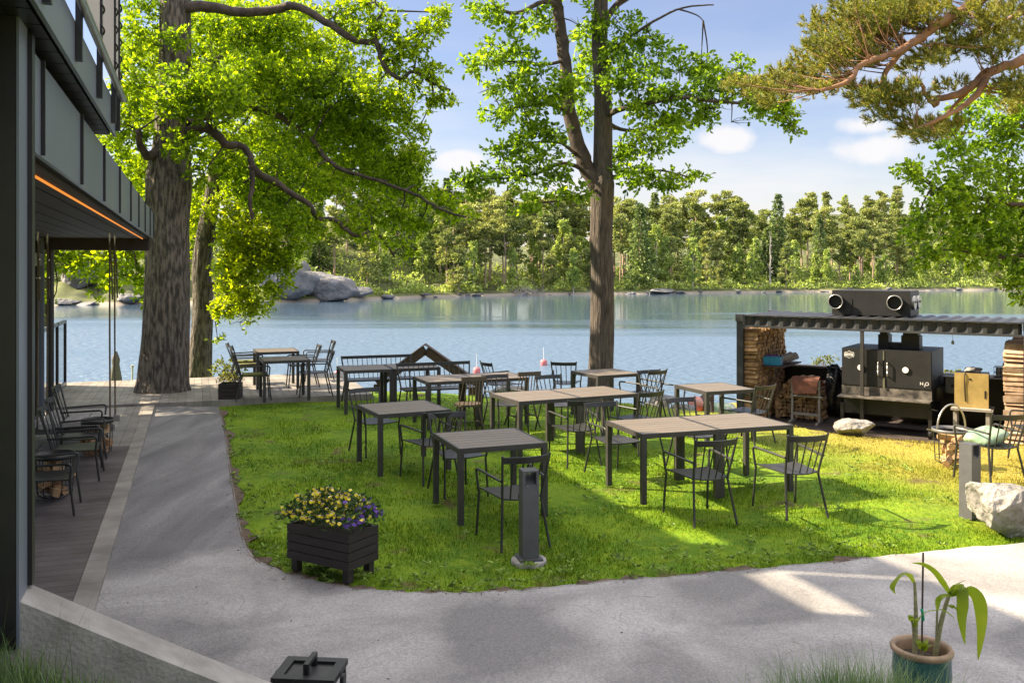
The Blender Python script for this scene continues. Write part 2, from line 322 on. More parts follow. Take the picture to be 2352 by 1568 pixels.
def asphalt_mat():
    m = bpy.data.materials.new('path_asphalt'); m.use_nodes = True; t = m.node_tree; n = t.nodes; l = t.links; b = n['Principled BSDF']; b.inputs['Roughness'].default_value = .9
    g = n.new('ShaderNodeNewGeometry')
    def noise(s, d=5, st=None, rot=0, dist=0.):
        v = g.outputs['Position']
        if st:
            q0 = n.new('ShaderNodeMapping'); q0.inputs['Scale'].default_value = st; q0.inputs['Rotation'].default_value = (0, 0, rot); l.new(v, q0.inputs[0]); v = q0.outputs[0]
        q = n.new('ShaderNodeTexNoise'); q.inputs['Scale'].default_value = s; q.inputs['Detail'].default_value = d; q.inputs['Distortion'].default_value = dist; l.new(v, q.inputs[0]); return q.outputs[0]
    def ramp(x, a, c, ca, cc):
        q = n.new('ShaderNodeValToRGB'); e = q.color_ramp.elements; e[0].position = a; e[1].position = c; e[0].color = (*ca, 1); e[1].color = (*cc, 1); l.new(x, q.inputs[0]); return q.outputs[0]
    base = ramp(noise(.9, 6, dist=.6), .38, .62, (.20, .192, .19), (.40, .382, .372))
    sp = n.new('ShaderNodeSeparateXYZ'); l.new(g.outputs['Position'], sp.inputs[0])
    # newer, darker asphalt strip along the deck
    dk = n.new('ShaderNodeMath'); dk.operation = 'MULTIPLY_ADD'; l.new(sp.outputs[0], dk.inputs[0]); dk.inputs[1].default_value = -.4; l.new(sp.outputs[1], dk.inputs[2])
    a2 = n.new('ShaderNodeMath'); a2.operation = 'MULTIPLY_ADD'; l.new(noise(1.1, 4), a2.inputs[0]); a2.inputs[1].default_value = 1.2; l.new(dk.outputs[0], a2.inputs[2])
    mr = n.new('ShaderNodeMapRange'); l.new(a2.outputs[0], mr.inputs[0]); mr.inputs[1].default_value = 9.55; mr.inputs[2].default_value = 9.75; mr.inputs[3].default_value = 0; mr.inputs[4].default_value = .85
    newer = ramp(noise(2.2, 7, (1, .16, 1), .9, .8), .42, .72, (.135, .13, .132), (.285, .275, .272))
    mx = n.new('ShaderNodeMixRGB'); l.new(mr.outputs[0], mx.inputs[0]); l.new(base, mx.inputs[1]); l.new(newer, mx.inputs[2])
    gr = n.new('ShaderNodeMixRGB'); gr.blend_type = 'MULTIPLY'; gr.inputs[0].default_value = .55; l.new(mx.outputs[0], gr.inputs[1]); l.new(ramp(noise(75, 5), .38, .62, (.55, .55, .57), (1.15, 1.13, 1.1)), gr.inputs[2])
    vo = n.new('ShaderNodeTexVoronoi'); vo.feature = 'DISTANCE_TO_EDGE'; vo.inputs['Scale'].default_value = 1.7
    wv = n.new('ShaderNodeVectorMath'); wv.operation = 'MULTIPLY_ADD'; nzc = n.new('ShaderNodeTexNoise'); nzc.inputs['Scale'].default_value = 3; l.new(g.outputs['Position'], nzc.inputs[0]); l.new(nzc.outputs['Color'], wv.inputs[0]); wv.inputs[1].default_value = (.6, .6, 0); l.new(g.outputs['Position'], wv.inputs[2]); l.new(wv.outputs[0], vo.inputs[0])
    ck = n.new('ShaderNodeMapRange'); l.new(vo.outputs[0], ck.inputs[0]); ck.inputs[1].default_value = .0; ck.inputs[2].default_value = .009; ck.inputs[3].default_value = .35; ck.inputs[4].default_value = 0
    m3 = n.new('ShaderNodeMixRGB'); l.new(ck.outputs[0], m3.inputs[0]); l.new(gr.outputs[0], m3.inputs[1]); m3.inputs[2].default_value = (.08, .075, .07, 1)
    l.new(m3.outputs[0], b.inputs['Base Color'])
    bp = n.new('ShaderNodeBump'); bp.inputs['Strength'].default_value = .5; bp.inputs['Distance'].default_value = .008; l.new(noise(110, 4), bp.inputs['Height']); l.new(bp.outputs[0], b.inputs['Normal'])
    return m
M['path'] = asphalt_mat()
M['deckdark'] = mat('dark_deck_boards', (.105, .088, .086), .6, .3, 2.2, .25, 26, stretch=(1, 1, 1), island=.18)
M['decklight'] = mat('pale_deck_boards', (.25, .225, .20), .65, .3, 2.2, .25, 26, island=.13)

# ------------------------------------------------------------------ the building's axes
P0 = Vector((-2.07, 3.9, 0)); U = Vector((-.328, .945, 0)).normalized(); NV = Vector((U.y, -U.x, 0))
def B(s, q, z): return P0 + U * s - NV * q + Vector((0, 0, z))
BM = Matrix.Translation(P0) @ Matrix(((U.x, -NV.x, 0, 0), (U.y, -NV.y, 0, 0), (0, 0, 1, 0), (0, 0, 0, 1)))   # (s,q,z) -> world
BM.translation = P0
def bbox(mb, s0, s1, q0, q1, z0, z1):
    vs = [B(*p) for p in ((s0,q0,z0),(s1,q0,z0),(s1,q1,z0),(s0,q1,z0),(s0,q0,z1),(s1,q0,z1),(s1,q1,z1),(s0,q1,z1))]
    return mb.add(vs, [(0,1,2,3),(7,6,5,4),(4,5,1,0),(5,6,2,1),(6,7,3,2),(7,4,0,3)])

# ------------------------------------------------------------------ terrain
EX = np.array([-60, -4, -3, 0, 2.5, 4, 5, 6.5, 9, 14, 60]); EY = np.array([18.9, 18.9, 18.8, 18.0, 16.9, 15.4, 13.7, 13.0, 12.9, 12.9, 12.9])
WA = P0 + Vector((0, 0, 0))
def terrain(X, Y):
    ye = np.interp(X, EX, EY); d = np.maximum(Y - ye, 0)
    shore = np.maximum(-3.2, -.42 * d - .05 * np.minimum(d, 1))
    terr = np.maximum(-1.12, -.24 * d) - np.maximum(0, (Y - 25.0) * .6)
    w = ss(4.0, 5.4, X); z = shore * (1 - w) + np.maximum(terr, -3.2) * w
    # bank in front of the stair wall, where the photographer stands
    dw = (X - P0.x) * U.x + (Y - P0.y) * U.y            # signed distance in front (<0) of the wall line
    along = (X - P0.x) * NV.x + (Y - P0.y) * NV.y
    bank = np.clip(.93 - .50 * np.maximum(along, 0), .0, .93) * ss(-.22, -.5, dw)
    bank = np.maximum(bank, .85 * ss(4.2, 2.2, Y))
    return z + bank
gx = np.concatenate([np.linspace(-60, -12, 25), np.linspace(-11.5, 14, 150), np.linspace(15, 60, 25)])
gy = np.concatenate([np.linspace(-14, 2, 9), np.linspace(2.2, 26, 150), np.linspace(27, 40, 10)])
XX, YY = np.meshgrid(gx, gy); ZZ = terrain(XX, YY)
ZZ = ZZ + .012 * (np.sin(XX*1.9 + YY*1.3) + np.sin(YY*2.7 - XX)) * ss(6.5, 8, YY) * (YY < 30) - .032
ny, nx = XX.shape; idx = np.arange(nx*ny).reshape(ny, nx)
F4 = np.stack([idx[:-1,:-1], idx[:-1,1:], idx[1:,1:], idx[1:,:-1]], -1).reshape(-1, 4)
lawn = link('lawn', npmesh('lawn', np.stack([XX, YY, ZZ], -1).reshape(-1, 3), [F4], True), M['lawn']); tag(lawn, kind='structure')
def tz(x, y): return float(terrain(np.array([x]), np.array([y]))[0])

wm = MB(); wm.add([(-330, 12, -2.2), (330, 12, -2.2), (330, 300, -2.2), (-330, 300, -2.2)], [(0, 1, 2, 3)])
tag(wm.build('lake', M['water']), kind='structure')

# path: asphalt walk round the lawn
edge_px = [(503,934),(509,960),(517,990),(524,1040),(533,1100),(545,1170),(556,1225),(572,1265),(600,1291),(650,1312),(700,1326),(760,1341),(850,1354),(950,1360),(1050,1361),(1150,1357),(1250,1350),(1400,1334),(1550,1323),(1700,1309),(1850,1296),(2000,1281),(2150,1265),(2352,1247),(2700,1218)]
edge = []
for i, p in enumerate(spline([(*p, 0) for p in edge_px], 6)):
    q = G(p.x, p.y + 1.2*math.sin(i*1.9) + 1.0*math.sin(i*.83)); edge.append((q.x, q.y))
brd = [(B(13.3, .06, 0).x, B(13.3, .06, 0).y), (B(1.0, .06, 0).x, B(1.0, .06, 0).y)]
path_poly = edge + [(9.5, 7.5), (9.5, 3.4), (-1.2, 3.4)] + brd[::-1]
tag(sheet('path', path_poly, .006, M['path']), kind='structure')
lawn_poly = edge + [(9.5, 8.6), (14, 8.6), (14, 13.2), (9, 13.2), (6.5, 13.3), (5, 14.0), (4, 15.9), (2.5, 17.6), (0, 18.8), (-2.7, 19.6), (-2.65, 17.4)]

# decks
def boards(name, poly_of, m, kind='structure'):
    mb = MB()
    for a in poly_of: mb.add(*a)
    return tag(mb.build(name, m), kind=kind)
def slab(p4, z, h=.03):
    v = [(p[0], p[1], z-h) for p in p4] + [(p[0], p[1], z) for p in p4]
    return (v, [(4,5,6,7),(0,1,5,4),(1,2,6,5),(2,3,7,6),(3,0,4,7)])
sl = []
s = 1.0
while s < 9.3:                                    # dark boards run across, from the border to the glass
    e = min(s + .142, 9.3); a = [B(s, .17, 0), B(e - .005, .17, 0), B(e - .005, 3.0, 0), B(s, 3.0, 0)]
    sl.append(slab([(p.x, p.y) for p in a][::-1], .035)); s = e
boards('deck', sl, M['deckdark'])
sl = []
for s in np.arange(1.0, 13.1, 3.0):               # border plank
    a = [B(s, 0, 0), B(min(s+2.995, 13.15), 0, 0), B(min(s+2.995, 13.15), .165, 0), B(s, .165, 0)]
    sl.append(slab([(p.x, p.y) for p in a][::-1], .042))
for q in np.arange(.17, 3.0, .145):               # pale boards beyond, along the building
    a = [B(9.303, q, 0), B(13.15, q, 0), B(13.15, q+.14, 0), B(9.303, q+.14, 0)]
    sl.append(slab([(p.x, p.y) for p in a][::-1], .037))
boards('deck_boards', sl, M['decklight'])
sl = []
for q in np.arange(-3.9, 4.4, .147):              # lakeside deck round the oak
    a = [B(13.2 + .02*q, q, 0), B(17.0, q, 0), B(17.0, q+.142, 0), B(13.2 + .02*q, q+.142, 0)]
    sl.append(slab([(p.x, p.y) for p in a][::-1], .075, .16))
boards('deck_platform', sl, M['decklight'])

# ------------------------------------------------------------------ restaurant building on the left
bd = empty('restaurant_building', P0, 0, 'dark metal clad restaurant with glass wall, canopy and balcony at the left', 'building')
bd.rotation_euler = (0, 0, 0); bpy.context.view_layer.update()
def bpart(mb, name, m, parent=bd):
    o = mb.build(name, m); o.parent = parent; o.matrix_parent_inverse = Matrix.Translation(-P0); return o
canopy = bpart(bbox(bbox(MB(), 0.02, 12.3, .012, 6, 3.0, 3.40), -9, .0, .6, 6, 3.0, 3.40), 'canopy', M['soffit'])
bpart(bbox(bbox(MB(), .0, 12.32, -.012, .010, 2.985, 3.42), 12.302, 12.32, .012, 3, 3.18, 3.42), 'fascia', M['grey'])
for s in (.30, 1.83, 3.31, 4.86, 6.41, 7.93, 9.46, 11.0, 12.26):
    bpart(bbox(MB(), s - .009, s + .009, -.030, -.013, 2.99, 3.425), 'seam_batten', M['dark'])
em = bpy.data.materials.new('amber_light_strip'); em.use_nodes = True; b = em.node_tree.nodes['Principled BSDF']
b.inputs['Base Color'].default_value = (.8, .3, .05, 1); b.inputs['Emission Color'].default_value = (1, .30, .04, 1); b.inputs['Emission Strength'].default_value = .28
bpart(bbox(MB(), .3, 11.9, .130, .140, 2.962, 2.974), 'light_strip', em)
bpart(bbox(MB(), 12.1, 12.29, .05, 4, 2.78, 2.995), 'end_beam', M['soffit'])
mb = MB()
for q in np.arange(.05, 3.0, .2): bbox(mb, .05, 12.05, q + .008, q + .192, 2.975, 2.996)
for v in range(1):
    pass
cp = bpart(mb, 'ceiling_boards', M['soffit'], bd)
# near corner column
bpart(bbox(MB(), -.26, -.06, .0, .55, .95, 3.60), 'corner_column', M['dark'])
bpart(bbox(MB(), -.255, -.062, -.012, -.002, .95, 3.5), 'column_cladding', M['grey'])
bpart(bbox(MB(), -.06, .012, -.03, .02, 1.14, 3.46), 'column_trim', M['dark'])
# unseen upper storey, set back; screens and fillers shaped to cast lawn shadow edges
bpart(bbox(MB(), 5.1, 14.3, 2.25, 7, 3.42, 6.16), 'upper_wall', M['grey'])
bpart(bbox(MB(), -9, 5.1, 2.25, 2.6, 3.42, 7.30), 'tall_shade_wall', M['grey'])
for s0, s1 in ((5.12, 6.08), (6.15, 8.5)):
    bpart(bbox(MB(), s0, s1, 2.26, 2.32, 6.50, 7.30), 'shade_screen', M['dark'])
bpart(bbox(MB(), 6.17, 6.92, 2.27, 2.6, 6.161, 6.499), 'shade_filler', M['dark'])
bpart(bbox(MB(), 8.3, 8.4, 2.27, 2.37, 6.161, 6.499), 'shade_filler', M['dark'])
# balcony
def B_(s, q, z): return B(.845*s - .646, .85*q - .10, HC + .852*(z - HC))
def bbal(mb, s0, s1, q0, q1, z0, z1):
    vs = [B_(*p) for p in ((s0,q0,z0),(s1,q0,z0),(s1,q1,z0),(s0,q1,z0),(s0,q0,z1),(s1,q0,z1),(s1,q1,z1),(s0,q1,z1))]
    return mb.add(vs, [(0,1,2,3),(7,6,5,4),(4,5,1,0),(5,6,2,1),(6,7,3,2),(7,4,0,3)])
bal = bpart(bbal(MB(), -7, 4.55, .012, 2.2, 3.70, 3.92), 'balcony_slab', M['dark'])
mb = MB()
for s in np.arange(-3, 4.5, .30): bbal(mb, s, s + .285, .03, 2.2, 3.655, 3.697)
bpart(mb, 'balcony_soffit', M['dark'])
bpart(bbal(MB(), -7, 4.57, -.012, .010, 3.65, 3.93), 'balcony_fascia', M['grey'])
for s in (-.9, .35, 1.6, 2.85, 4.06, 4.52):
    bpart(bbal(MB(), s - .03, s + .03, -.050, -.0135, 3.70, 4.95), 'balcony_post', M['dark'])
for s0, s1 in ((-.86, .31), (.39, 1.56), (1.64, 2.81), (2.89, 4.02), (4.10, 4.48)):
    bpart(bbal(MB(), s0, s1, -.036, -.028, 4.02, 4.93), 'fabric_panel', M['fabric'])
for s0 in (-.9, .35, 1.6, 2.85, 4.06, 4.52):
    mb = MB(); pts = [B_(s0 + .043*math.cos(a), -.032 - .03*math.sin(a), 4.0 + a*.024) for a in np.linspace(0, 36, 110)]
    bpart(mb.tube(pts, .006, 4), 'lacing_rope', M['black'])
bpart(MB().tube([B_(-7, -.075, 3.98), B_(4.5, -.075, 3.98)], .024, 10), 'handrail', M['steel']); bpart(MB().tube([B_(-7, -.03, 4.98), B_(4.56, -.03, 4.98)], .022, 10), 'top_rail', M['steel'])
bpart(MB().tube([B_(4.54, -.1, 3.98), B_(4.54, 1.2, 3.98)], .018, 8), 'return_rail', M['steel'])
# glass wall
gl = bpy.data.materials.new('window_glass'); gl.use_nodes = True; t = gl.node_tree; n = t.nodes; n.remove(n['Principled BSDF'])
tr = n.new('ShaderNodeBsdfTransparent'); tr.inputs[0].default_value = (.80, .84, .82, 1); gs = n.new('ShaderNodeBsdfGlossy'); gs.inputs['Roughness'].default_value = .01
fr = n.new('ShaderNodeFresnel'); fr.inputs[0].default_value = 1.5; ms = n.new('ShaderNodeMixShader')
t.links.new(fr.outputs[0], ms.inputs[0]); t.links.new(tr.outputs[0], ms.inputs[1]); t.links.new(gs.outputs[0], ms.inputs[2]); t.links.new(ms.outputs[0], n['Material Output'].inputs[0])
M['glass'] = gl
for s0, s1 in ((2.2, 5.4), (5.5, 8.7), (8.8, 12.1)):
    f = MB()
    for a0, a1 in ((s0, s0+.07), (s1-.07, s1)): bbox(f, a0, a1, 1.62, 1.70, .04, 2.97)
    bbox(f, s0+.07, s1-.07, 1.625, 1.695, .04, .16); bbox(f, s0+.07, s1-.07, 1.625, 1.695, 2.52, 2.72); bbox(f, s0+.07, s1-.07, 1.625, 1.695, 2.92, 2.97)
    fo = bpart(f, 'window', M['grey'])
    p = MB(); bbox(p, s0+.07, s1-.07, 1.655, 1.665, .16, 2.52); bbox(p, s0+.07, s1-.07, 1.655, 1.665, 2.72, 2.92)
    po = p.build('pane', gl); po.parent = fo; po.matrix_parent_inverse = fo.matrix_parent_inverse @ Matrix.Identity(4)
    po.matrix_parent_inverse = Matrix.Identity(4)
mb = MB(); mb.tube([B(12.22, 1.55, .05), B(12.22, 1.55, 2.97)], .055, 12); bpart(mb, 'post', M['dark'])
# glass wind screen beyond
ws = empty('glass_wind_screen', B(13.0, 1.85, .075), 0, 'low glass wind screen with dark posts at the lakeside deck edge', 'screen')
def wpart(mb, name, m):
    o = mb.build(name, m); o.parent = ws; o.matrix_parent_inverse = Matrix.Translation(-B(13.0, 1.85, .075)); return o
for s in (13.0, 14.15, 15.3, 16.45): wpart(bbox(MB(), s-.035, s+.035, 1.82, 1.88, .075, 1.42), 'post', M['dark'])
for s in (13.0, 14.15, 15.3):
    wpart(bbox(MB(), s+.04, s+1.11, 1.845, 1.855, .16, 1.36), 'pane', gl)
    wpart(bbox(MB(), s+.036, s+1.114, 1.825, 1.875, 1.361, 1.43), 'rail', M['grey']); wpart(bbox(MB(), s+.036, s+1.114, 1.825, 1.875, .08, .159), 'rail', M['grey'])

# sloping concrete wall at the foot of the stair
cw = MB(); Q = []
for a, zt in ((-.35, 1.20), (0, 1.135), (.5, .845), (1.0, .565), (1.5, .29), (2.05, .03)):
    for dd in (0.0, -.225):
        p = P0 + NV*a + U*dd
        Q.append([(p.x, p.y, -.1), (p.x, p.y, zt)])
vs = []; fs = []
for i in range(0, len(Q), 2):
    vs += [Q[i][0], Q[i][1], Q[i+1][1], Q[i+1][0]]
for i in range(len(Q)//2 - 1):
    k = 4*i
    for a, b in ((0,1),(1,2),(2,3)): fs.append((k+a, k+4+a, k+4+b, k+b))
fs += [(3,2,1,0), (len(vs)-4, len(vs)-3, len(vs)-2, len(vs)-1)]
cw.add(vs, fs); tag(cw.build('concrete_wall', M['concrete']), 'sloping pale concrete wall at the foot of the dark building column', 'wall')

# ------------------------------------------------------------------ swing bench hanging under the canopy
sc_ = B(9.75, .86, 0); sw = empty('swing_bench', sc_, math.atan2(U.y, U.x) - R(90), 'wooden plank swing hanging on four ropes under the canopy', 'swing')
for i in range(3): MB().box((-.42 + .285*i, -.62 + .03*i, .345), (-.42 + .285*i + .272, .60, .415)).build('plank', M['palewood'], sw)
for y in (-.42, .42): MB().box((-.52, y-.045, .25), (.50, y+.045, .338)).build('cross_beam', M['greywood'], sw)
for y in (-.42, .42):
    for x in (-.46, .44):
        mb = MB(); mb.tube([(x, y, .25), (x*.985, y, 1.5), (x*.98, y, 2.80)], .013, 6); mb.tube([(x+.03, y, 2.05), (x+.02, y, 2.5), (x*.98, y, 2.78)], .012, 6)
        ro = mb.build('rope', M['rope'], sw)
        hk = MB(); hk.tube([(x*.98, y-.03, 2.97), (x*.98, y-.035, 2.86), (x*.98, y, 2.79), (x*.98, y+.035, 2.86), (x*.98, y+.03, 2.97)], .007, 6)
        hk.build('hook', M['steel'], ro)
        for zz in (2.35, 2.60): MB().tube([(x+.035, y-.02, zz), (x-.01, y+.02, zz)], .012, 6).build('clamp', M['steel'], ro)

# ------------------------------------------------------------------ furniture prototypes
def bend(p, q, r, r2, k=5):
    """polyline p -> q -> r with the corner at q rounded by radius r2"""
    p, q, r = Vector(p), Vector(q), Vector(r); a = (p-q).normalized()*r2; b = (r-q).normalized()*r2
    return [p] + [(q+a)*(1-t)**2 + q*2*t*(1-t) + (q+b)*t*t for t in np.linspace(0, 1, k)] + [r]
def make_armchair(name, label, group, sz=.44, az=.625, w=1., dep=1., topz=.845, lean=.12, cushion=None):
    t = empty(name, (0,0,0), 0, label, 'chair', group)
    yr, yf = -.235*dep, .235*dep
    for sg in (-1, 1):
        MB().tube([(sg*.23*w, yr-.11, 0), (sg*.185*w, yr-.01, sz-.02), (sg*.187*w, yr-.012, sz+.02), (sg*.225*w, yr-lean, topz)], [.0125,.0125,.0125,.011], 8).build('rear_leg', M['chair'], t)
        a = bend((sg*.245*w, yf+.0, sz), (sg*.262*w, yf+.02, az), (sg*.215*w, yr-lean*.45, az-.015), .05)
        MB().tube([(sg*.25*w, yf+.04, 0), (sg*.236*w, yf, sz-.03)] + a, .0125, 8).build('arm_and_front_leg', M['chair'], t)
    # seat: thin bowed steel sheet
    n = 9; vs = []; fs = []
    for i in range(n):
        u = i/(n-1)*2-1; yb = yr - .035*(1-u*u)
        for y in (yb, yf): 
            xw = (.185 if y < 0 else .232)*w*u
            dz = -.012*(1-u*u)
            vs += [(xw, y, sz+dz-.006), (xw, y, sz+dz+.006)]
    for i in range(n-1):
        k = 4*i; fs += [(k+1, k+3, k+7, k+5), (k, k+4, k+6, k+2), (k, k+1, k+5, k+4), (k+2, k+6, k+7, k+3)]
    fs += [(0,2,3,1), (4*n-4, 4*n-3, 4*n-1, 4*n-2)]
    MB().add(vs, fs).build('seat', M['chair'], t)
    cr = MB(); vs = []; fs = []
    for i in range(n):
        u = i/(n-1)*2-1; x = .222*w*u; y = yr-lean-.055*(1-u*u)
        for dy, z in ((-.009, topz-.07), (.009, topz-.07), (.009, topz-.012), (-.009, topz-.012)): vs.append((x, y+dy-(topz-.01-z-.0)*-.2, z))
    for i in range(n-1):
        for a, b in ((0,1),(1,2),(2,3),(3,0)): fs.append((4*i+a, 4*i+b, 4*i+4+b, 4*i+4+a))
    cr.add(vs, fs).build('crest_rail', M['chair'], t)
    for u in (-.62, -.21, .21, .62):
        MB().tube([(.185*w*u, yr-.03*(1-u*u), sz), (.218*w*u, yr-lean+.01-.055*(1-u*u), topz-.06)], .007, 6).build('spindle', M['chair'], t)
    if cushion:
        MB().box((-.19*w, yr+.02, sz+.006), (.19*w, yf-.01, sz+.035)).build('cushion', cushion, t)
    return t
def make_spindle_chair(label, group):
    t = empty('spindle_chair', (0,0,0), 0, label, 'chair', group); m = M['brownwood']
    m = M['spindle']
    prof = [(.2*math.cos(a)*(1.05 if math.sin(a) > 0 else .95), .2*math.sin(a)*(1.0)+.0) for a in np.linspace(0, 2*math.pi, 18, endpoint=False)]
    MB().prism(prof, .425, .455).build('seat', m, t)
    for sx in (-1, 1):
        for sy in (-1, 1): MB().tube([(sx*.21, sy*.23, 0), (sx*.17, sy*.18, .16), (sx*.12, sy*.13, .43)], [.011,.016,.014], 8).build('leg', m, t)
    MB().tube([(-.17, 0, .17), (.17, 0, .17)], .011, 6).build('stretcher', m, t)
    for sx in (-1, 1): MB().tube([(sx*.17, -.18, .17), (sx*.17, .18, .17)], .011, 6).build('stretcher', m, t)
    for u in np.linspace(-1, 1, 7): MB().tube([(.17*u, -.19*math.sqrt(max(0, 1-.6*u*u)), .45), (.155*u*.95, -.29, .83)], .0075, 6).build('spindle', m, t)
    MB().box((-.19, -.305, .82), (.19, -.28, .885)).build('crest_rail', m, t)
    return t
M['spindle'] = mat('dark_stained_wood', (.075, .055, .035), .5, .25, 6, .1, 50)
def make_table(label, group, w, d, h=.74, lw=.055, name='slatted_table'):
    t = empty(name, (0,0,0), 0, label, 'table', group); x, y = w/2, d/2
    for sx in (-1, 1):
        for sy in (-1, 1): MB().box((sx*x-(lw if sx > 0 else 0), sy*y-(lw if sy > 0 else 0), 0), (sx*x+(lw if sx < 0 else 0), sy*y+(lw if sy < 0 else 0), h-.05)).build('leg', M['frame'], t)
    f = MB(); e = .022
    f.box((-x, -y, h-.0499), (x, -y+e, h)); f.box((-x, y-e, h-.0499), (x, y, h)); f.box((-x, -y+e, h-.0499), (-x+e, y-e, h)); f.box((x-e, -y+e, h-.0499), (x, y-e, h))
    f.build('apron', M['frame'], t)
    n = 7; g = (d-2*e)/n
    mb = MB()
    for i in range(n): mb.box((-x+e+.003, -y+e+g*i+.0045, h-.024), (x-e-.003, -y+e+g*(i+1)-.0045, h-.002))
    mb.build('tabletop', M['slat'], t)
    return t
def make_bench(label, group, w=1.32):
    t = empty('spindle_back_bench', (0,0,0), 0, label, 'bench', group); m = M['chair']; x = w/2
    MB().box((-x+.02, -.20, .425), (x-.02, .22, .45)).build('seat', m, t)
    for sg in (-1, 1):
        MB().tube([(sg*(x-.01), -.34, 0), (sg*(x-.05), -.21, .43), (sg*x, -.34, .85)], .014, 8).build('rear_leg', m, t)
        MB().tube([(sg*(x-.0), .28, 0), (sg*(x-.05), .2, .425)], .014, 8).build('front_leg', m, t)
    MB().beam((-x, -.337, .82), (x, -.337, .82), .018, .055).build('crest_rail', m, t)
    k = 13
    for i in range(k):
        u = (i+1)/(k+1)*2-1; MB().tube([(u*(x-.05), -.19, .445), (u*(x-.02), -.33, .795)], .007, 6).build('spindle', m, t)
    return t
def place(proto, x, y, deg, label, z=None, used=set()):
    """deg = direction the piece faces (local +Y), counted from world +X"""
    o = proto if proto.name not in used else copy_tree(proto)
    used.add(proto.name)
    o.location = (x, y, tz(x, y) if z is None else z); o.rotation_euler = (0, 0, R(deg - 90)); o['label'] = label
    return o
g_ch, g_tb = 'metal armchairs on the lawn and deck', 'slatted outdoor tables'
arm = make_armchair('garden_armchair', 'x', g_ch)
for x, y, a, lb in (
    (0.0, 8.36, 111, 'black armchair at the nearest table, right behind the front bollard lamp'),
    (1.86, 9.12, 107, 'black armchair drawn to the front of the double table, beside its middle legs'),
    (2.83, 9.36, 105, 'black armchair at the front right corner of the sunlit double table'),
    (-1.84, 12.27, -57, 'black armchair behind the left end of the shaded table with one sunlit corner'),
    (-.98, 10.79, 120, 'black armchair standing in shade between the two shaded single tables'),
    (-.60, 10.10, -66, 'black armchair tucked under the far side of the nearest single table'),
    (-.10, 13.85, -62, 'armchair at the left end of the middle double table beside a wooden spindle chair'),
    (-.15, 16.25, 28, 'armchair behind the long table by the water, turned right beside a pink buoy'),
    (.97, 16.45, 80, 'armchair facing the lake left of the table in front of the oak trunk'),
    (.72, 13.80, -62, 'armchair behind the middle double table, right of the second wooden spindle chair'),
    (2.13, 15.05, 131, 'armchair right of the table by the oak trunk, its arm reaching left'),
    (2.38, 14.5, -62, 'armchair in front of the shore rocks, its spindles crossing the chair beside it'),
    (.80, 11.75, 108, 'armchair whose back stands before the near edge of the middle double table'),
    (1.23, 10.92, -67, 'armchair at the left rear of the front double table, facing the camera'),
    (1.66, 12.50, 126, 'armchair at the right end of the middle double table, back turned to the camera'),
    (2.30, 11.30, -63, 'armchair tucked under the far side of the front double table right half'),
    (3.36, 13.15, 127, 'sunlit armchair at the right end of the last table before the woodpile shed'),
    (5.55, 10.65, 100, 'armchair with a green cushion bag on its seat behind the right bollard lamp'),
    (6.75, 11.7, 175, 'armchair cut off by the right edge of the picture beside the cushion chair')):
    place(arm, x, y, a, lb)
cush = mat('olive_cushion', (.13, .13, .03), .9, .25, 20)
darm = make_armchair('garden_armchair', 'x', g_ch, cushion=cush)
DZ = .077
place(darm, -4.74, 16.85, 19, 'armchair with olive cushion at the near deck table, beside the flower planter', DZ)
place(darm, -5.30, 18.55, 19, 'olive-cushioned armchair at the left of the rear deck table, the nearer one', DZ)
place(darm, -5.60, 19.25, 19, 'armchair with olive cushion farthest left on the deck, nearest the water', DZ)
place(arm, -3.78, 17.35, 199, 'armchair at the right end of the near deck table, nearest the deck corner', DZ)
place(arm, -4.30, 18.65, 199, 'armchair at the right of the rear deck table, half hidden by the near deck table', DZ)
place(arm, -4.22, 19.75, 199, 'armchair at the far right of the rear deck table, against the lake', DZ)
sp_ = make_spindle_chair('x', 'wooden spindle chairs')
place(sp_, -.66, 13.75, 109, 'brown wooden spindle chair with thick crest, left of the two by the long table')
place(sp_, .16, 14.4, 112, 'brown wooden spindle chair at the right end of the long table')
lo_ = make_armchair('lounge_armchair', 'x', 'low metal lounge chairs by the glass wall', sz=.35, az=.515, w=1.12, dep=.95, topz=.84, lean=.13)
for x, y, lb in ((-4.66, 9.2, 'low black lounge chair nearest the dark column, partly cut by it'),
                 (-5.08, 10.68, 'low black lounge chair just beyond the nearer log basket'),
                 (-5.36, 11.38, 'low black lounge chair just in front of the farther log basket'),
                 (-5.88, 12.6, 'low black lounge chair beyond the farther log basket, next to the swing')):
    place(lo_, x, y, 19, lb, .04)
tb = make_table('x', g_tb, .93, .93)
for x, y, a, lb in (
    (-.24, 9.40, 20.5, 'slatted grey table in shade nearest to the camera, behind the front bollard lamp'),
    (-1.37, 11.5, 26, 'shaded single slatted table on the left of the lawn with one sunlit corner'),
    (1.66, 10.17, 18.4, 'left half of the front double table, with a shadow across its slats'),
    (2.545, 10.465, 18.4, 'right half of the front double table, fully sunlit'),
    (.31, 12.56, 25.5, 'left half of the middle sunlit double table'),
    (1.15, 12.96, 25.5, 'right half of the middle sunlit double table, with worn blotchy boards')):
    place(tb, x, y, a + 90, lb)
tb2 = make_table('x', g_tb, .84, .86)
for x, y, a, lb in (
    (1.57, 15.4, 27, 'sunlit slatted table standing right in front of the young oak trunk'),
    (2.98, 13.45, 21, 'sunlit slatted table nearest the woodpile shed'),
    (-2.60, 16.1, 20, 'left half of the rearmost long table with the bench behind it, next to the deck'),
    (-1.80, 16.4, 20, 'right half of the rearmost long table, in front of the wooden gable frame'),
    (-1.06, 14.55, 22, 'left half of the sunlit long table with a bench at its left'),
    (-.28, 14.87, 22, 'right half of the sunlit long table, between the two wooden spindle chairs')):
    place(tb2, x, y, a + 90, lb)
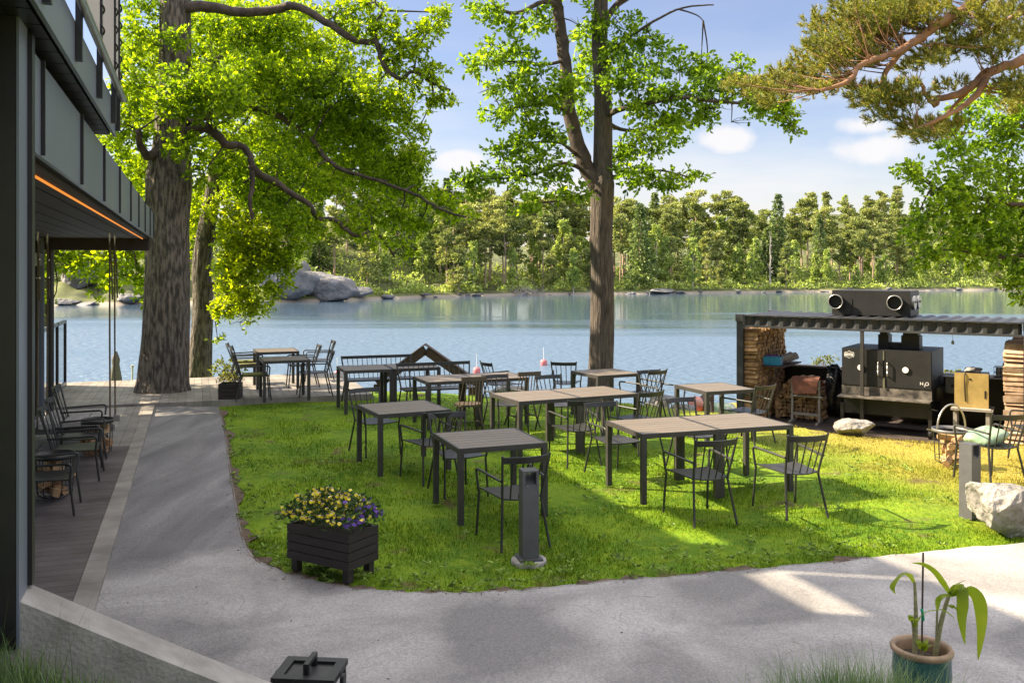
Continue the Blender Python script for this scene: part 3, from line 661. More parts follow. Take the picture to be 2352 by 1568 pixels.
place(tb2, -4.83, 18.7, 110, 'rear slatted table on the lakeside deck, farther from the camera', DZ)
place(tb2, -4.22, 16.95, 110, 'front slatted table on the lakeside deck, next to the flower planter', DZ)
bn = make_bench('x', 'spindle-back benches')
place(bn, -2.45, 16.95, -71, 'long spindle-back bench behind the rearmost table, its top rail against the water')
place(bn, -1.25, 15.65, -69, 'long spindle-back bench behind the sunlit long table, in front of the gable frame')

# ------------------------------------------------------------------ log baskets with tray tops
def log_mb(mb, c, d, ln, r, rnd):
    """one split billet: a wedge of trunk"""
    c = Vector(c); d = Vector(d).normalized(); x = d.orthogonal().normalized(); y = d.cross(x); a0 = rnd.uniform(0, 6.28)
    k = rnd.choice((3, 4, 5)); pr = [(r*rnd.uniform(.75, 1.15)*math.cos(a0+2*math.pi*i/k), r*rnd.uniform(.75, 1.15)*math.sin(a0+2*math.pi*i/k)) for i in range(k)]
    vs = [c - d*ln/2 + x*p + y*q for p, q in pr] + [c + d*ln/2 + x*p + y*q for p, q in pr]
    mb.add(vs, [tuple(range(k))[::-1], tuple(range(k, 2*k))] + [(i, (i+1)%k, k+(i+1)%k, k+i) for i in range(k)])
def log_basket(x, y, z, label, handle=False, rad=.20, h=.46):
    t = empty('log_basket', (x, y, z), R(19), label, 'log basket', 'wire log baskets'); rd = random.Random(int(x*100))
    if handle:
        MB().lathe([(rad*.98, h-.04), (rad, h-.04), (rad*1.02, h), (rad, h), (rad*.98, h-.04)], 32).build('rim', M['steelgrey'], t)
        MB().tube([(rad*math.cos(a), 0, h + rad*1.35*math.sin(a)) for a in np.linspace(0, math.pi, 20)], .011, 8).build('handle', M['steel'], t)
    else:
        MB().lathe([(0, h-.015), (rad*.95, h-.015), (rad*.97, h+.015), (rad, h+.015), (rad, h-.03), (0, h-.03)], 32).build('tray_top', M['chair'], t)
    w = MB()
    for k in range(12):
        a = 2*math.pi*k/12; w.tube([(rad*.95*math.cos(a), rad*.95*math.sin(a), h-.03), (rad*.85*math.cos(a), rad*.85*math.sin(a), .05), (rad*.5*math.cos(a), rad*.5*math.sin(a), .012)], .0045, 5)
    for zz, rr in ((.3, .92), (.1, .86)): w.tube([(rad*rr*math.cos(a), rad*rr*math.sin(a), zz*h/.46) for a in np.linspace(0, 2*math.pi, 25)], .0045, 5)
    w.build('wire_cage', M['chair'], t)
    for j in range(9):
        a = rd.uniform(0, 6.28); q = rd.uniform(.0, .1); m = MB()
        log_mb(m, (q*math.cos(a), q*math.sin(a), .065 + .036*j), (rd.uniform(-1, 1), rd.uniform(-1, 1), rd.uniform(-.3, .3)), .28, .055, rd)
        m.build('log', M['log'], t)
    return t
M['steelgrey'] = mat('grey_painted_steel', (.14, .14, .145), .45, .1, 8)
log_basket(-4.86, 9.72, .04, 'wire log basket with a black tray top, nearest the dark column')
log_basket(-5.42, 11.95, .04, 'wire log basket with a black tray top, farther one by the swing')
log_basket(5.55, 11.55, tz(5.55, 11.55), 'open wire log basket with a tall hoop handle at the right edge of the lawn', True, .225, .46)

# cushion bag on the right chair
def soft(mb, c, r, rnd, amp=.12, n=14, k=20, flat=1.):
    ph = [rnd.uniform(0, 6.28) for _ in range(6)]; vs = []; fs = []
    for i in range(n+1):
        th = math.pi*i/n
        for j in range(k):
            p = 2*math.pi*j/k; e = 1 + amp*(math.sin(3*p+ph[0])*math.sin(2*th+ph[1]) + .6*math.sin(5*p+ph[2]+2*th))
            sx = math.copysign(abs(math.sin(th))**.6, 1)
            vs.append((c[0]+r[0]*sx*math.cos(p)*e, c[1]+r[1]*sx*math.sin(p)*e, c[2]+r[2]*math.cos(th)*e))
    for i in range(n):
        for j in range(k): fs.append((i*k+j, (i+1)*k+j, (i+1)*k+(j+1)%k, i*k+(j+1)%k))
    return mb.add(vs, fs, True)
rd = random.Random(3)
mb = soft(MB(), (0, 0, 0), (.26, .20, .085), rd, .09)
o = mb.build('cushion_bag', mat('green_plastic_bag', (.33, .42, .30), .35, .2, 8, .5, 18, col2=(.20, .32, .20))); o.location = (5.53, 10.67, .52); o.rotation_euler = (R(4), R(-8), R(12))
tag(o, 'pale green plastic bag of cushions lying on the armchair behind the right bollard', 'cushion bag')

# ------------------------------------------------------------------ bollard lamps
def bollard(x, y, z, deg, label, base):
    t = empty('bollard_lamp', (x, y, z), R(deg), label, 'bollard', 'grey bollard lamps'); w = .07; m = M['bollard']
    f = MB(); h = .74
    f.box((-w, -w, 0), (w, w, h-.135))
    f.box((-w, -w, h-.135), (-w+.022, w, h-.012)); f.box((w-.022, -w, h-.135), (w, w, h-.012)); f.box((-w, -w, h-.0118), (w, w, h))
    f.build('post', m, t)
    v = [(-w+.022, -w+.006, h-.135), (w-.022, -w+.006, h-.135), (w-.022, w-.004, h-.05), (-w+.022, w-.004, h-.05), (-w+.022, w-.004, h-.1345), (w-.022, w-.004, h-.1345)]
    MB().add(v, [(0,1,2,3), (0,3,4), (1,5,2), (3,2,5,4)]).build('reflector', m, t)
    for sx in (-.032, .032): MB().tube([(sx, -w-.001, h-.122), (sx, -w-.006, h-.122)], .005, 8).build('screw', M['steel'], t)
    if base:
        MB().box((-.10, -.10, -.018), (.10, .10, -.001)).build('base_plate', m, t)
        MB().lathe([(0, -.2), (.15, -.2), (.152, -.03), (.147, -.019), (0, -.0185)], 28).build('footing', M['concrete'], t)
    return t
M['bollard'] = mat('bollard_paint', (.085, .085, .09), .45, .12, 9, .05, 60)
p = G(1215, 1292); bollard(p.x, p.y + .08, .03, 14, 'dark grey bollard lamp on a round concrete footing in front of the nearest table', True)
p = G(2237, 1193); bollard(p.x, p.y + .08, .0, 28, 'grey sunlit bollard lamp beside the big white rock at the right', False)

# ------------------------------------------------------------------ planters with pansies
def leafcards(pos, dirs, ln, wd, rg, fold=.25):
    """folded four-quad leaves; pos,dirs (n,3), ln,wd (n,)"""
    x, y = rot_frames(dirs, rg); n = len(pos); ln = ln[:,None]; wd = wd[:,None]
    up = y*fold
    b = pos; tip = pos + dirs*ln - y*ln*.12
    m1 = pos + dirs*ln*.30; m2 = pos + dirs*ln*.72
    l1 = m1 + (x + up)*wd*.36; r1 = m1 + (-x + up)*wd*.36; l2 = m2 + (x + up)*wd*.5; r2 = m2 + (-x + up)*wd*.5
    V = np.stack([b, l1, l2, tip, r2, r1], 1).reshape(-1, 3); k = np.arange(n)[:,None]*6
    return V, np.concatenate([k + np.array([[0,3,2,1]]), k + np.array([[0,5,4,3]])])
def cards(name, pos, dirs, ln, wd, m, parent, rg, fold=.25):
    V, Fq = leafcards(pos, dirs, ln, wd, rg, fold); return link(name, npmesh(name, V, [Fq]), m, parent)
def pansies(t, w, d, h, n, sd, zb):
    rg = np.random.default_rng(sd)
    def pts(k):
        a = rg.uniform(-1, 1, (k, 2)); z = h*(1-.5*np.maximum(np.abs(a[:,0])**3, np.abs(a[:,1])**3))*rg.uniform(.35, 1, k)
        return np.stack([a[:,0]*w*.56, a[:,1]*d*.62, zb + z], 1)
    p = pts(n*5); dd = rg.normal(size=p.shape); dd[:,2] = np.abs(dd[:,2])*.6; dd /= np.linalg.norm(dd, axis=1)[:,None]
    tag(cards('leaves', p, dd, rg.uniform(.03, .06, len(p)), rg.uniform(.012, .02, len(p)), M['flowerleaf'], t, rg), kind='stuff')
    p = pts(n); p[:,2] = np.maximum(p[:,2], zb + h*.35) + .012
    mbs = {'yellow': MB(), 'violet': MB(), 'white': MB()}
    for i, q in enumerate(p):
        right = q[0] > w*.34
        out = Vector((q[0]*.6 + rg.normal()*.3 + .25, -1 + rg.normal()*.4, .35 + rg.normal()*.25)).normalized(); x = out.cross(Vector((0,0,1))).normalized(); u = x.cross(out); c = Vector(q) + out*.02; s = rg.uniform(.0095, .0135)
        low, up = ('violet', 'violet') if right and rg.random() < .75 else (('yellow', 'violet') if rg.random() < .4 else ('yellow', 'white'))
        for mm, ox, oy, ss_ in ((low, 0, -.7, 1.), (low, -.65, -.15, .9), (low, .65, -.15, .9), (up, -.4, .55, .58), (up, .4, .55, .58)):
            cc = c + x*ox*s + u*oy*s + out*.002*(1 if oy < 0 else 0); k = 6
            mbs[mm].add([cc + (x*math.cos(a) + u*math.sin(a))*s*.85*ss_ for a in np.linspace(0, 2*math.pi, k, endpoint=False)], [tuple(range(k))])
    for kk, nm in (('yellow', 'yellow_petals'), ('violet', 'violet_petals'), ('white', 'white_petals')): tag(mbs[kk].build(nm, M[kk], t), kind='stuff')
def planter(x, y, z, deg, w, d, leg, bx, label, n, h, sd):
    t = empty('flower_planter', (x, y, z), R(deg), label, 'planter', 'dark wooden flower planters')
    k = 4; g = bx/k; wl = MB()
    for i in range(k):
        z0 = leg + g*i + .003; z1 = leg + g*(i+1) - .003; b = .022
        wl.box((-w/2, -d/2, z0), (w/2, -d/2+b, z1)); wl.box((-w/2, d/2-b, z0), (w/2, d/2, z1))
        wl.box((-w/2, -d/2+b, z0), (-w/2+b, d/2-b, z1)); wl.box((w/2-b, -d/2+b, z0), (w/2, d/2-b, z1))
    wl.build('box', M['planter'], t)
    for sx in (-1, 1):
        for sy in (-1, 1):
            cx, cy = sx*(w/2-.055), sy*(d/2-.055); MB().box((cx-.03, cy-.03, 0), (cx+.03, cy+.03, leg+bx-.02)).build('leg', M['planter'], t)
    MB().box((-w/2+.023, -d/2+.023, leg+bx-.05), (w/2-.023, d/2-.023, leg+bx-.03)).build('soil', M['soil'], t)
    pansies(t, w, d, h, n, sd, leg+bx-.04)
a = Vector((-1.287, 7.15)); e1 = Vector((-.855, .52)); e2 = Vector((.52, .855)); cc = a + e1*.30 + e2*.16
planter(cc.x, cc.y, .005, math.degrees(math.atan2(-e1.y, -e1.x)), .66, .36, .11, .285, 'dark wooden planter full of yellow and violet pansies at the path edge in front', 340, .31, 5)
p = G(524, 926); planter(p.x, p.y + .15, .0, 5, .37, .37, .06, .30, 'small dark planter of pansies at the deck corner by the path end', 70, .24, 6)

# ------------------------------------------------------------------ black lantern by the wall
lt = empty('lantern', (-1.055, 4.78, .008), R(-5), 'black metal lantern with a bar handle beside the concrete wall', 'lantern')
w, d, h = .145, .115, .38
for sx in (-1, 1):
    for sy in (-1, 1): MB().box((sx*w-.012, sy*d-.012, .0), (sx*w+.012, sy*d+.012, h-.03)).build('post', M['black'], lt)
f = MB(); f.box((-w-.02, -d-.02, h-.03), (w+.02, -d+.03, h)); f.box((-w-.02, d-.03, h-.03), (w+.02, d+.02, h)); f.box((-w-.02, -d+.03, h-.03), (-w+.03, d-.03, h)); f.box((w-.03, -d+.03, h-.03), (w+.02, d-.03, h))
f.build('top_frame', M['black'], lt)
MB().box((-w+.03, -d+.03, h-.022), (w-.03, d-.03, h-.016)).build('mesh_top', mat('perforated_metal', (.03, .03, .03), .5, .5, 300), lt)
MB().box((-w, -d, .0), (w, d, .03)).build('base', M['black'], lt)
hb = MB(); hb.box((-.014, -.075, h+.03), (.014, .085, h+.05)); hb.box((-.014, -.075, h-.016), (.014, -.05, h+.03)); hb.box((-.014, .06, h-.016), (.014, .085, h+.03)); hb.build('handle', M['black'], lt)
for sx in (-1, 1): MB().tube([(sx*(w+.02), 0, h-.05), (sx*(w+.04), 0, h-.05)], .03, 14).build('hinge', M['black'], lt)

# ------------------------------------------------------------------ potted dracaena and wild grass in the foreground
def ribbon(mb, pts, wid, side, fold=.25, n=5):
    pts = spline(pts, n); k = len(pts); vs = []
    side = Vector(side).normalized()
    for i, p in enumerate(pts):
        t = (pts[min(i+1, k-1)] - pts[max(i-1, 0)]).normalized(); s_ = (side - t*side.dot(t)).normalized(); u = s_.cross(t); f = i/(k-1)
        w = wid * (min(1, .35 + f*2.6) * (1 - max(0, (f-.62)/.38)**1.6) + .02)
        vs += [p + s_*w + u*w*fold, p - u*w*fold*.4, p - s_*w + u*w*fold]
    fs = [(3*i+j, 3*i+j+1, 3*i+j+4, 3*i+j+3) for i in range(k-1) for j in (0, 1)]
    return mb.add(vs, fs, True)
PY = 5.08
def pz(x, y, dY=0.): return P(1742 + x*.2592, 1219.5 + y*.2592, PY + dY)
pc = P(2117, 1490, PY); pc.z = .0
pot = empty('potted_plant', (pc.x, pc.y, .008), 0, 'teal glazed pot with a drooping broad-leaved plant tied to a stake, at the front right', 'potted plant')
M['glaze'] = mat('teal_glaze', (.025, .085, .09), .22, .3, 6, .03, 30); M['clay'] = mat('clay_rim', (.30, .20, .12), .5, .3, 12)
MB().lathe([(0, 0), (.10, 0), (.135, .09), (.155, .22), (.150, .33), (.148, .335)], 40).build('pot', M['glaze'], pot)
MB().lathe([(.148, .335), (.162, .345), (.166, .36), (.158, .374), (.140, .372), (.133, .35), (.135, .25)], 40).build('rim', M['clay'], pot)
MB().lathe([(0, .305), (.06, .308), (.134, .30)], 24).build('soil', M['soil'], pot)
def lp(v): return Vector(v) - Vector((pc.x, pc.y, .008))
M['stem'] = mat('plant_stem', (.26, .24, .12), .6, .35, 14, .2, 50, stretch=(1, 1, 4)); M['strap'] = leafmat('strap_leaf', (.16, .25, .03), (.30, .36, .05), (1.5, 1.5, .4), 4, island=.1, rough=.35, tmix=.5)
for pts, rr in (([(1385,1070),(1395,800),(1392,620),(1385,450)], (.014,.013,.010,.008)), ([(1570,1100),(1590,950),(1625,780),(1670,620),(1700,540)], (.017,.015,.013,.011,.010)),
                ([(1575,1050),(1580,850),(1585,680)], (.008,.007,.006)), ([(1375,1060),(1372,900),(1360,790)], (.007,.006,.005)), ([(1450,1085),(1450,1030)], (.008,.006))):
    MB().tube(spline([lp(pz(x, y, (-.02 if x < 1500 else .03))) for x, y in pts], 4), list(np.interp(np.linspace(0, 1, (len(pts)-1)*4+1), np.linspace(0, 1, len(rr)), rr)), 8).build('stem', M['stem'], pot)
for pts, w, sd in (([(1385,460),(1335,378),(1270,375),(1210,430),(1180,500),(1212,556)], .026, (.2,-1,.5)), ([(1700,560),(1640,450),(1560,345),(1460,285),(1355,280)], .022, (.1,-1,.8)),
                   ([(1690,570),(1760,520),(1805,515),(1812,640),(1805,800),(1830,1003)], .030, (1,-.3,0)), ([(1700,560),(1800,515),(1900,545),(1960,640),(1975,850),(1945,1145)], .034, (.9,-.6,0)),
                   ([(1690,560),(1750,480),(1840,430)], .014, (.2,-1,.6)), ([(1585,690),(1600,610),(1655,570),(1700,560)], .018, (.3,-1,0)), ([(1390,800),(1480,720),(1560,700),(1640,700),(1755,785)], .009, (.1,-1,.6)),
                   ([(1362,800),(1350,760),(1345,740)], .014, (1,-.3,0)), ([(1370,870),(1395,800),(1440,760)], .010, (1,-.4,0)), ([(1450,1050),(1430,1000),(1405,955)], .014, (1,-.4,.2)), ([(1450,1050),(1475,1000),(1505,955)], .013, (1,-.4,.2)), ([(1450,1060),(1500,1020),(1560,1005)], .012, (.5,-1,.2)),
                   ([(1680,650),(1730,670),(1765,705)], .011, (.3,-1,.4))):
    k = len(pts); ribbon(MB(), [lp(pz(x, y, -.06*math.sin(i/(k-1)*2.6))) for i, (x, y) in enumerate(pts)], w, sd).build('leaf', M['strap'], pot)
MB().tube([lp(pz(1448, 1085)), lp(pz(1452, 700)), lp(pz(1460, 190))], .0055, 8).build('stake', M['brownwood'], pot)
MB().tube([lp(pz(1438, 690, -.01)), lp(pz(1452, 700, -.012)), lp(pz(1462, 790, -.01))], .008, 6).build('tie', mat('green_tie', (.01, .30, .18), .5), pot)

def blades(name, n, bx, hgt, wid, m, sd, lean=.5, nseg=3, zfun=None):
    """arching grass blades: bx (n,2) roots"""
    rg = np.random.default_rng(sd); a = rg.uniform(0, 2*np.pi, n); l = rg.uniform(.1, 1, n)*lean; h = hgt
    z0 = zfun(bx[:,0], bx[:,1]); dx, dy = np.cos(a), np.sin(a); rows = []
    for i in range(nseg+1):
        f = i/nseg; w = wid*(1-f*.97)*.5; r = l*h*f**1.8
        c = np.stack([bx[:,0]+dx*r, bx[:,1]+dy*r, z0 + h*f*(1-.25*l*f)], 1); s_ = np.stack([-dy*w, dx*w, 0*w], 1)
        rows += [c - s_, c + s_]
    V = np.stack(rows, 1).reshape(-1, 3); k = np.arange(n)[:,None]*(2*(nseg+1))
    Fq = np.concatenate([k + np.array([[2*i, 2*i+1, 2*i+3, 2*i+2]]) for i in range(nseg)])
    return link(name, npmesh(name, V, [Fq]), m)
M['wild'] = leafmat('wild_grass_leaf', (.085, .16, .05), (.20, .28, .11), (1.2, 1.2, .6), 2.5, island=.3, tmix=.3)
n = 5000; x = rng.normal(1.66, .21, n); y = 4.42 + rng.normal(0, .10, n); hh = rng.uniform(.2, .47, n)*np.clip(1.15 - .35*np.abs(x-1.7), .5, 1.1)
k = 40; x[:k] = rng.uniform(1.22, 1.85, k); hh[:k] = rng.uniform(.46, .62, k)
tag(blades('tall_grass', n, np.stack([x, y], 1), hh, np.full(n, .0065), M['wild'], 4, .75, 5, lambda X, Y: terrain(X, Y) + .10), kind='stuff')
n = 8000; x = rng.uniform(-2.6, -.75, n); y = 3.25 + (x + 2.2)*.33 + rng.uniform(-.35, .33, n); hh = rng.uniform(.06, .24, n)*np.clip(1.1 - (x + 2.3)*.35, .4, 1.2)
k = 130; hh[:k] = rng.uniform(.22, .52, k); wd = np.full(n, .006); wd[:k] = .003
tag(blades('bank_grass', n, np.stack([x, y], 1), hh, wd, M['wild'], 8, .6, 5, terrain), kind='stuff')

# ------------------------------------------------------------------ lawn grass
def scatter(n, x0, x1, y0, y1, poly, keep=None):
    X = rng.uniform(x0, x1, n); Y = rng.uniform(y0, y1, n); m_ = inpoly(X, Y, poly)
    if keep is not None: m_ &= keep(X, Y)
    return np.stack([X[m_], Y[m_]], 1)
bl = []
for x0, x1, y0, y1, den in ((-4.5, 6, 6.7, 9, 2600), (-6, 8.5, 9, 12, 1500), (-6.5, 10, 12, 15, 800), (-6.5, 10, 15, 19.6, 420)):
    bl.append(scatter(int((x1-x0)*(y1-y0)*den), x0, x1, y0, y1, lawn_poly))
bx = np.concatenate(bl); n = len(bx)
pn = fnoise(np.stack([bx[:,0], bx[:,1], 0*bx[:,0]], 1), 2.2); pn2 = fnoise(np.stack([bx[:,0]+9, bx[:,1], 0*bx[:,0]], 1), 6)
hh = rng.uniform(.018, .048, n)*(1 + .35*pn + .3*pn2); keep = rng.uniform(0, 1, n) < np.clip(.9 + .5*pn, .25, 1)
soilp = np.exp(-(((bx[:,0]+4.35)/.45)**2 + ((bx[:,1]-14.6)/.9)**2)*1.2); keep &= rng.uniform(0, 1, n) > soilp*1.3
bx, hh = bx[keep], hh[keep]; n = len(bx)
grass = blades('grass', n, bx, hh, .0035 + .0005*bx[:,1], M['blade'], 21, .9, 2, lambda X, Y: terrain(X, Y) - .03); tag(grass, kind='stuff')
# broad-leaved weeds in the turf, thickest along the path
e_ = np.array(edge); j = rng.integers(8, len(e_)-14, 260); q = e_[j] + np.stack([rng.normal(0, .2, 260), np.abs(rng.normal(.28, .22, 260))], 1)
q = np.concatenate([q, scatter(700, -3, 5, 7, 12, lawn_poly)[:160]]); q = q[inpoly(q[:,0], q[:,1], lawn_poly)]
pos = np.repeat(np.stack([q[:,0], q[:,1], 0*q[:,0] + .012], 1), 7, 0); pos[:,:2] += rng.normal(0, .012, (len(pos), 2)); a = rng.uniform(0, 6.28, len(pos)); dd = np.stack([np.cos(a), np.sin(a), rng.uniform(.15, .7, len(pos))], 1); dd /= np.linalg.norm(dd, axis=1)[:,None]
tag(cards('weeds', pos, dd, rng.uniform(.03, .065, len(pos)), rng.uniform(.014, .026, len(pos)), M['weed'], None, rng), kind='stuff')

sv = []; sf = []
for i, (x, y) in enumerate(edge[2:-18]):
    w = .05 + .045*(math.sin(i*1.3) + math.sin(i*.57 + 1)) + .03*math.sin(i*2.9); a = Vector(edge[min(i+3, len(edge)-1)]) - Vector(edge[i+1]); nrm = Vector((-a.y, a.x)).normalized()
    sv += [(x - nrm.x*.02, y - nrm.y*.02, .0075), (x + nrm.x*max(.02, w), y + nrm.y*max(.02, w), -.006)]
sf = [(2*i, 2*i+2, 2*i+3, 2*i+1) for i in range(len(sv)//2-1)]
tag(MB().add(sv, sf).build('soil_edge', M['edge']), kind='structure')
q = np.concatenate([e_[rng.integers(3, len(e_)-16, 300)] + rng.normal(0, .07, (300, 2)), np.stack([rng.uniform(-3.6, 3.2, 24), rng.uniform(5.2, 8, 24)], 1)]); kq = ~inpoly(q[:,0], q[:,1], [(p[0], p[1]) for p in lawn_poly]) ; q = q[kq & (q[:,0] > -4.2)]
a = rng.uniform(0, 6.28, len(q)); dd = np.stack([np.cos(a), np.sin(a), rng.uniform(-.05, .25, len(q))], 1)
tag(cards('fallen_leaves', np.stack([q[:,0], q[:,1], 0*a + .012], 1), dd, rng.uniform(.010, .030, len(q)), rng.uniform(.005, .012, len(q)), M['litter'], None, rng), kind='stuff')

# ------------------------------------------------------------------ rocks
def rock(name, loc, size, m, label, sd, rz=0., cuts=9, rough=.05, group=None, sub=4, cat='rock'):
    import bmesh
    bm = bmesh.new(); bmesh.ops.create_icosphere(bm, subdivisions=sub, radius=1.); rg = np.random.default_rng(sd)
    V = np.array([v.co[:] for v in bm.verts])
    nn = rg.normal(size=(cuts, 3)); nn /= np.linalg.norm(nn, axis=1)[:,None]; nn[0] = (.06, -.05, 1); dd = rg.uniform(.42, .80, cuts); dd[0] = .62
    for a, d in zip(nn, dd): V -= np.maximum(V @ a - d, 0)[:,None]*a
    V += V*(fnoise(V + sd, 3.1)*rough + fnoise(V + sd, 8.3)*rough*.5 + fnoise(V+sd, 17)*rough*.16)[:,None]
    V *= np.array(size)/ (V.max(0)-V.min(0)); V[:,2] -= V[:,2].min() + .12*size[2]
    for v, c in zip(bm.verts, V): v.co = c
    me = bpy.data.meshes.new(name); bm.to_mesh(me); bm.free(); me.polygons.foreach_set('use_smooth', np.ones(len(me.polygons), dtype=bool))
    o = link(name, me, m); o.location = loc; o.rotation_euler = (0, 0, rz); return tag(o, label, cat, group)
p = G(2318, 1242); rock('boulder', (p.x + .12, p.y + .28, -.02), (.74, .62, .56), M['rock'], 'big rough white boulder at the right edge beside the sunlit bollard', 4, .5, 11, .075, None, 6)
p = G(1972, 1000); rock('boulder', (p.x, p.y + .15, tz(p.x, p.y) - .03), (.60, .42, .27), M['rock'], 'flat-topped pale boulder on the dry lawn in front of the smoker', 41, -.3, 7, .05, None, 5)
p = P(1510, 944, 17.3); rock('boulder', (p.x, p.y, p.z - .1), (.46, .5, .42), M['rock'], 'rough rock at the water edge left of the shore pair', 21, .3, group='shore rocks')
p = P(1568, 953, 17.5); rock('boulder', (p.x, p.y, p.z - .1), (.46, .5, .36), M['rockgrey'], 'mossy grey rock at the water edge beside the orange kayak', 22, .9, group='shore rocks')
p = P(1166, 905, 19.5); rock('boulder', (p.x, p.y, p.z - .1), (.85, .5, .32), M['rockgrey'], 'low dark grey rock at the water edge under the long table', 23, .2, group='shore rocks')

# ------------------------------------------------------------------ lakeside bits: gable frame, kayak, mats, buoys, parasol
ga = P(977, 792, 21.5); gt = empty('gable_frame', (ga.x, ga.y, -1.6), R(3), 'dark brown wooden gable frame standing at the water behind the rear tables', 'wooden frame')
ap, lf, rt = Vector((0, 0, ga.z + 1.6)), Vector((-1.10, 0, ga.z + 1.6 - .80)), Vector((1.14, 0, ga.z + 1.6 - .80))
for q in (lf, rt):
    d = (q - ap).normalized(); MB().beam(ap + Vector((0, 0, -.11)) + d*(.0 if q is lf else .02), q + Vector((0, 0, -.11)), .30, .20).build('rafter', M['brownwood'], gt)
    MB().beam(ap + Vector((0, .02, .018)), q + d*.06 + Vector((0, .02, .018)), .40, .02).build('edge_board', M['brownwood'], gt)
    MB().box((q.x - .10, -.1, .0), (q.x + .06, .1, q.z - .12)).build('post', M['brownwood'], gt)
mb = MB(); mb.add([(-.5, -.35, .82), (.02, -.4, .62), (.10, .3, .62), (-.36, .3, 1.02)], [(0, 1, 2, 3)]); mb.add([(-.5, -.35, .80), (.02, -.4, .60), (.10, .3, .60), (-.36, .3, 1.0)], [(3, 2, 1, 0)])
o = mb.build('tarp', M['fabric']); o.location = (ga.x, ga.y - .45, -1.35); tag(o, 'folded white tarp lying in front of the wooden gable frame', 'tarp')
p = P(1606, 952, 18.4); kt = empty('kayak', (p.x, p.y, p.z), R(35), 'orange and dark kayak end propped at the water edge by the rocks', 'kayak')
M['orange'] = mat('orange_plastic', (.62, .12, .03), .4, .2, 5)
k = MB(); k.tube([(-.30, 0, .02), (-.05, 0, .16), (.12, 0, .26)], [.16, .15, .02], 12); k.build('hull', M['orange'], kt)
k = MB(); k.add([(-.05, -.16, -.05), (.26, -.16, -.05), (.26, -.16, .42), (-.05, -.16, .24), (-.05, .1, -.05), (.26, .1, -.05), (.26, .1, .42), (-.05, .1, .24)], [(0,1,2,3),(7,6,5,4),(0,3,7,4),(1,5,6,2),(3,2,6,7)]); k.build('seat_board', M['brownwood'], kt)
MB().tube([(.10 + .10*math.cos(a)*.6, -.163, .12 + .16*math.sin(a)) for a in np.linspace(0, 6.28, 20)], .012, 6).build('rim_line', M['fabric'], kt)
rd = random.Random(9)
o = soft(MB(), (0, 0, 0), (.30, .25, .13), rd, .12).build('beach_mat', mat('green_white_cloth', (.62, .60, .52), .8, .2, 7, .2, 20, col2=(.10, .30, .14))); o.location = P(1660, 940, 19.2); tag(o, 'bundle of green and white patterned cloth on the bank left of the shed post', 'cloth bundle')
o = soft(MB(), (0, 0, 0), (.16, .14, .12), rd, .1).build('beach_towel', mat('striped_towel', (.70, .45, .42), .85, .3, 9, .2, 20, col2=(.60, .15, .12))); o.location = P(1597, 925, 18.3); tag(o, 'red and white striped towel heaped on the kayak', 'towel')
M['buoy'] = mat('pink_buoy', (.60, .17, .17), .5, .2, 4); M['pole'] = mat('white_pole', (.7, .7, .68), .5, .1)
for px, py, Y, lb in ((1249, 838, 44.5, 'pink mooring buoy with white pole left of the young oak trunk, farthest out'), (1095, 857, 41, 'pink mooring buoy just left of the armchair by the water'), (775, 866, 39.5, 'pink mooring buoy beside the corner of the deck')):
    p = P(px, py, Y); t = empty('mooring_buoy', (p.x, p.y, -2.2), 0, lb, 'buoy', 'pink mooring buoys')
    MB().lathe([(0, -.1), (.12, -.1), (.165, .0), (.165, .17), (.13, .25), (.03, .28), (0, .28)], 20).build('float', M['buoy'], t)
    MB().tube([(0, 0, .28), (0, 0, .85)], .018, 6).build('pole', M['pole'], t)
p = P(266, 878, 20.6); t = empty('closed_parasol', (p.x, p.y, -.2), 0, 'closed grey parasol standing beyond the deck between the swing ropes', 'parasol')
pz0 = p.z + .2
MB().tube([(0, 0, 0), (0, 0, pz0 + .66)], .02, 8).build('pole', M['brownwood'], t)
vs = []; k = 16
mb = MB(); prof = [(.02, .70), (.07, .52), (.06, .40), (.10, .1), (.12, -.25)]
vs = [(r*(1 + .28*(j % 2))*math.cos(2*math.pi*j/k), r*(1 + .28*(j % 2))*math.sin(2*math.pi*j/k), pz0 + z) for r, z in prof for j in range(k)]
mb.add(vs, [(i*k+j, i*k+(j+1)%k, (i+1)*k+(j+1)%k, (i+1)*k+j) for i in range(len(prof)-1) for j in range(k)]).build('canopy', mat('parasol_cloth', (.20, .185, .175), .9, .2, 8), t)
p = P(304, 876, 21); t = MB().tube([(p.x, p.y, -1), (p.x, p.y, p.z + .32)], .02, 8).tube([(p.x, p.y, p.z + .32), (p.x, p.y, p.z + .38)], .035, 8).build('jetty_pole', M['pole']); tag(t, 'thin white pole at the water left of the big oak trunk', 'pole')

# ------------------------------------------------------------------ barbecue shed in a dark shipping container
AX = math.atan2(-.562, .826); SO = Vector((5.28, 21.5, -1.1))
def sl(k, g, z): return Vector((SO.x + .826*k + .562*g, SO.y - .562*k + .826*g, SO.z + z))
sh = empty('container_shed', SO, AX, 'dark open-fronted shipping container used as a barbecue shed at the right', 'shed')
M['cont'] = mat('container_paint', (.034, .036, .042), .5, .3, 3, .12, 18); M['smoke'] = mat('smoker_steel', (.012, .0115, .013), .5, .35, 3, .12, 25)
LK, DP, HT = 6.06, 2.44, 2.5
for k in (0, LK-.15):
    for g in (0, DP-.15): MB().box((k, g, 0), (k+.15, g+.15, HT-.16)).build('corner_post', M['cont'], sh)
for k in (-.02, LK-.16):
    for g in (-.02, DP-.16):
        MB().box((k, g, HT-.159), (k+.18, g+.18, HT+.012)).build('corner_casting', M['cont'], sh)
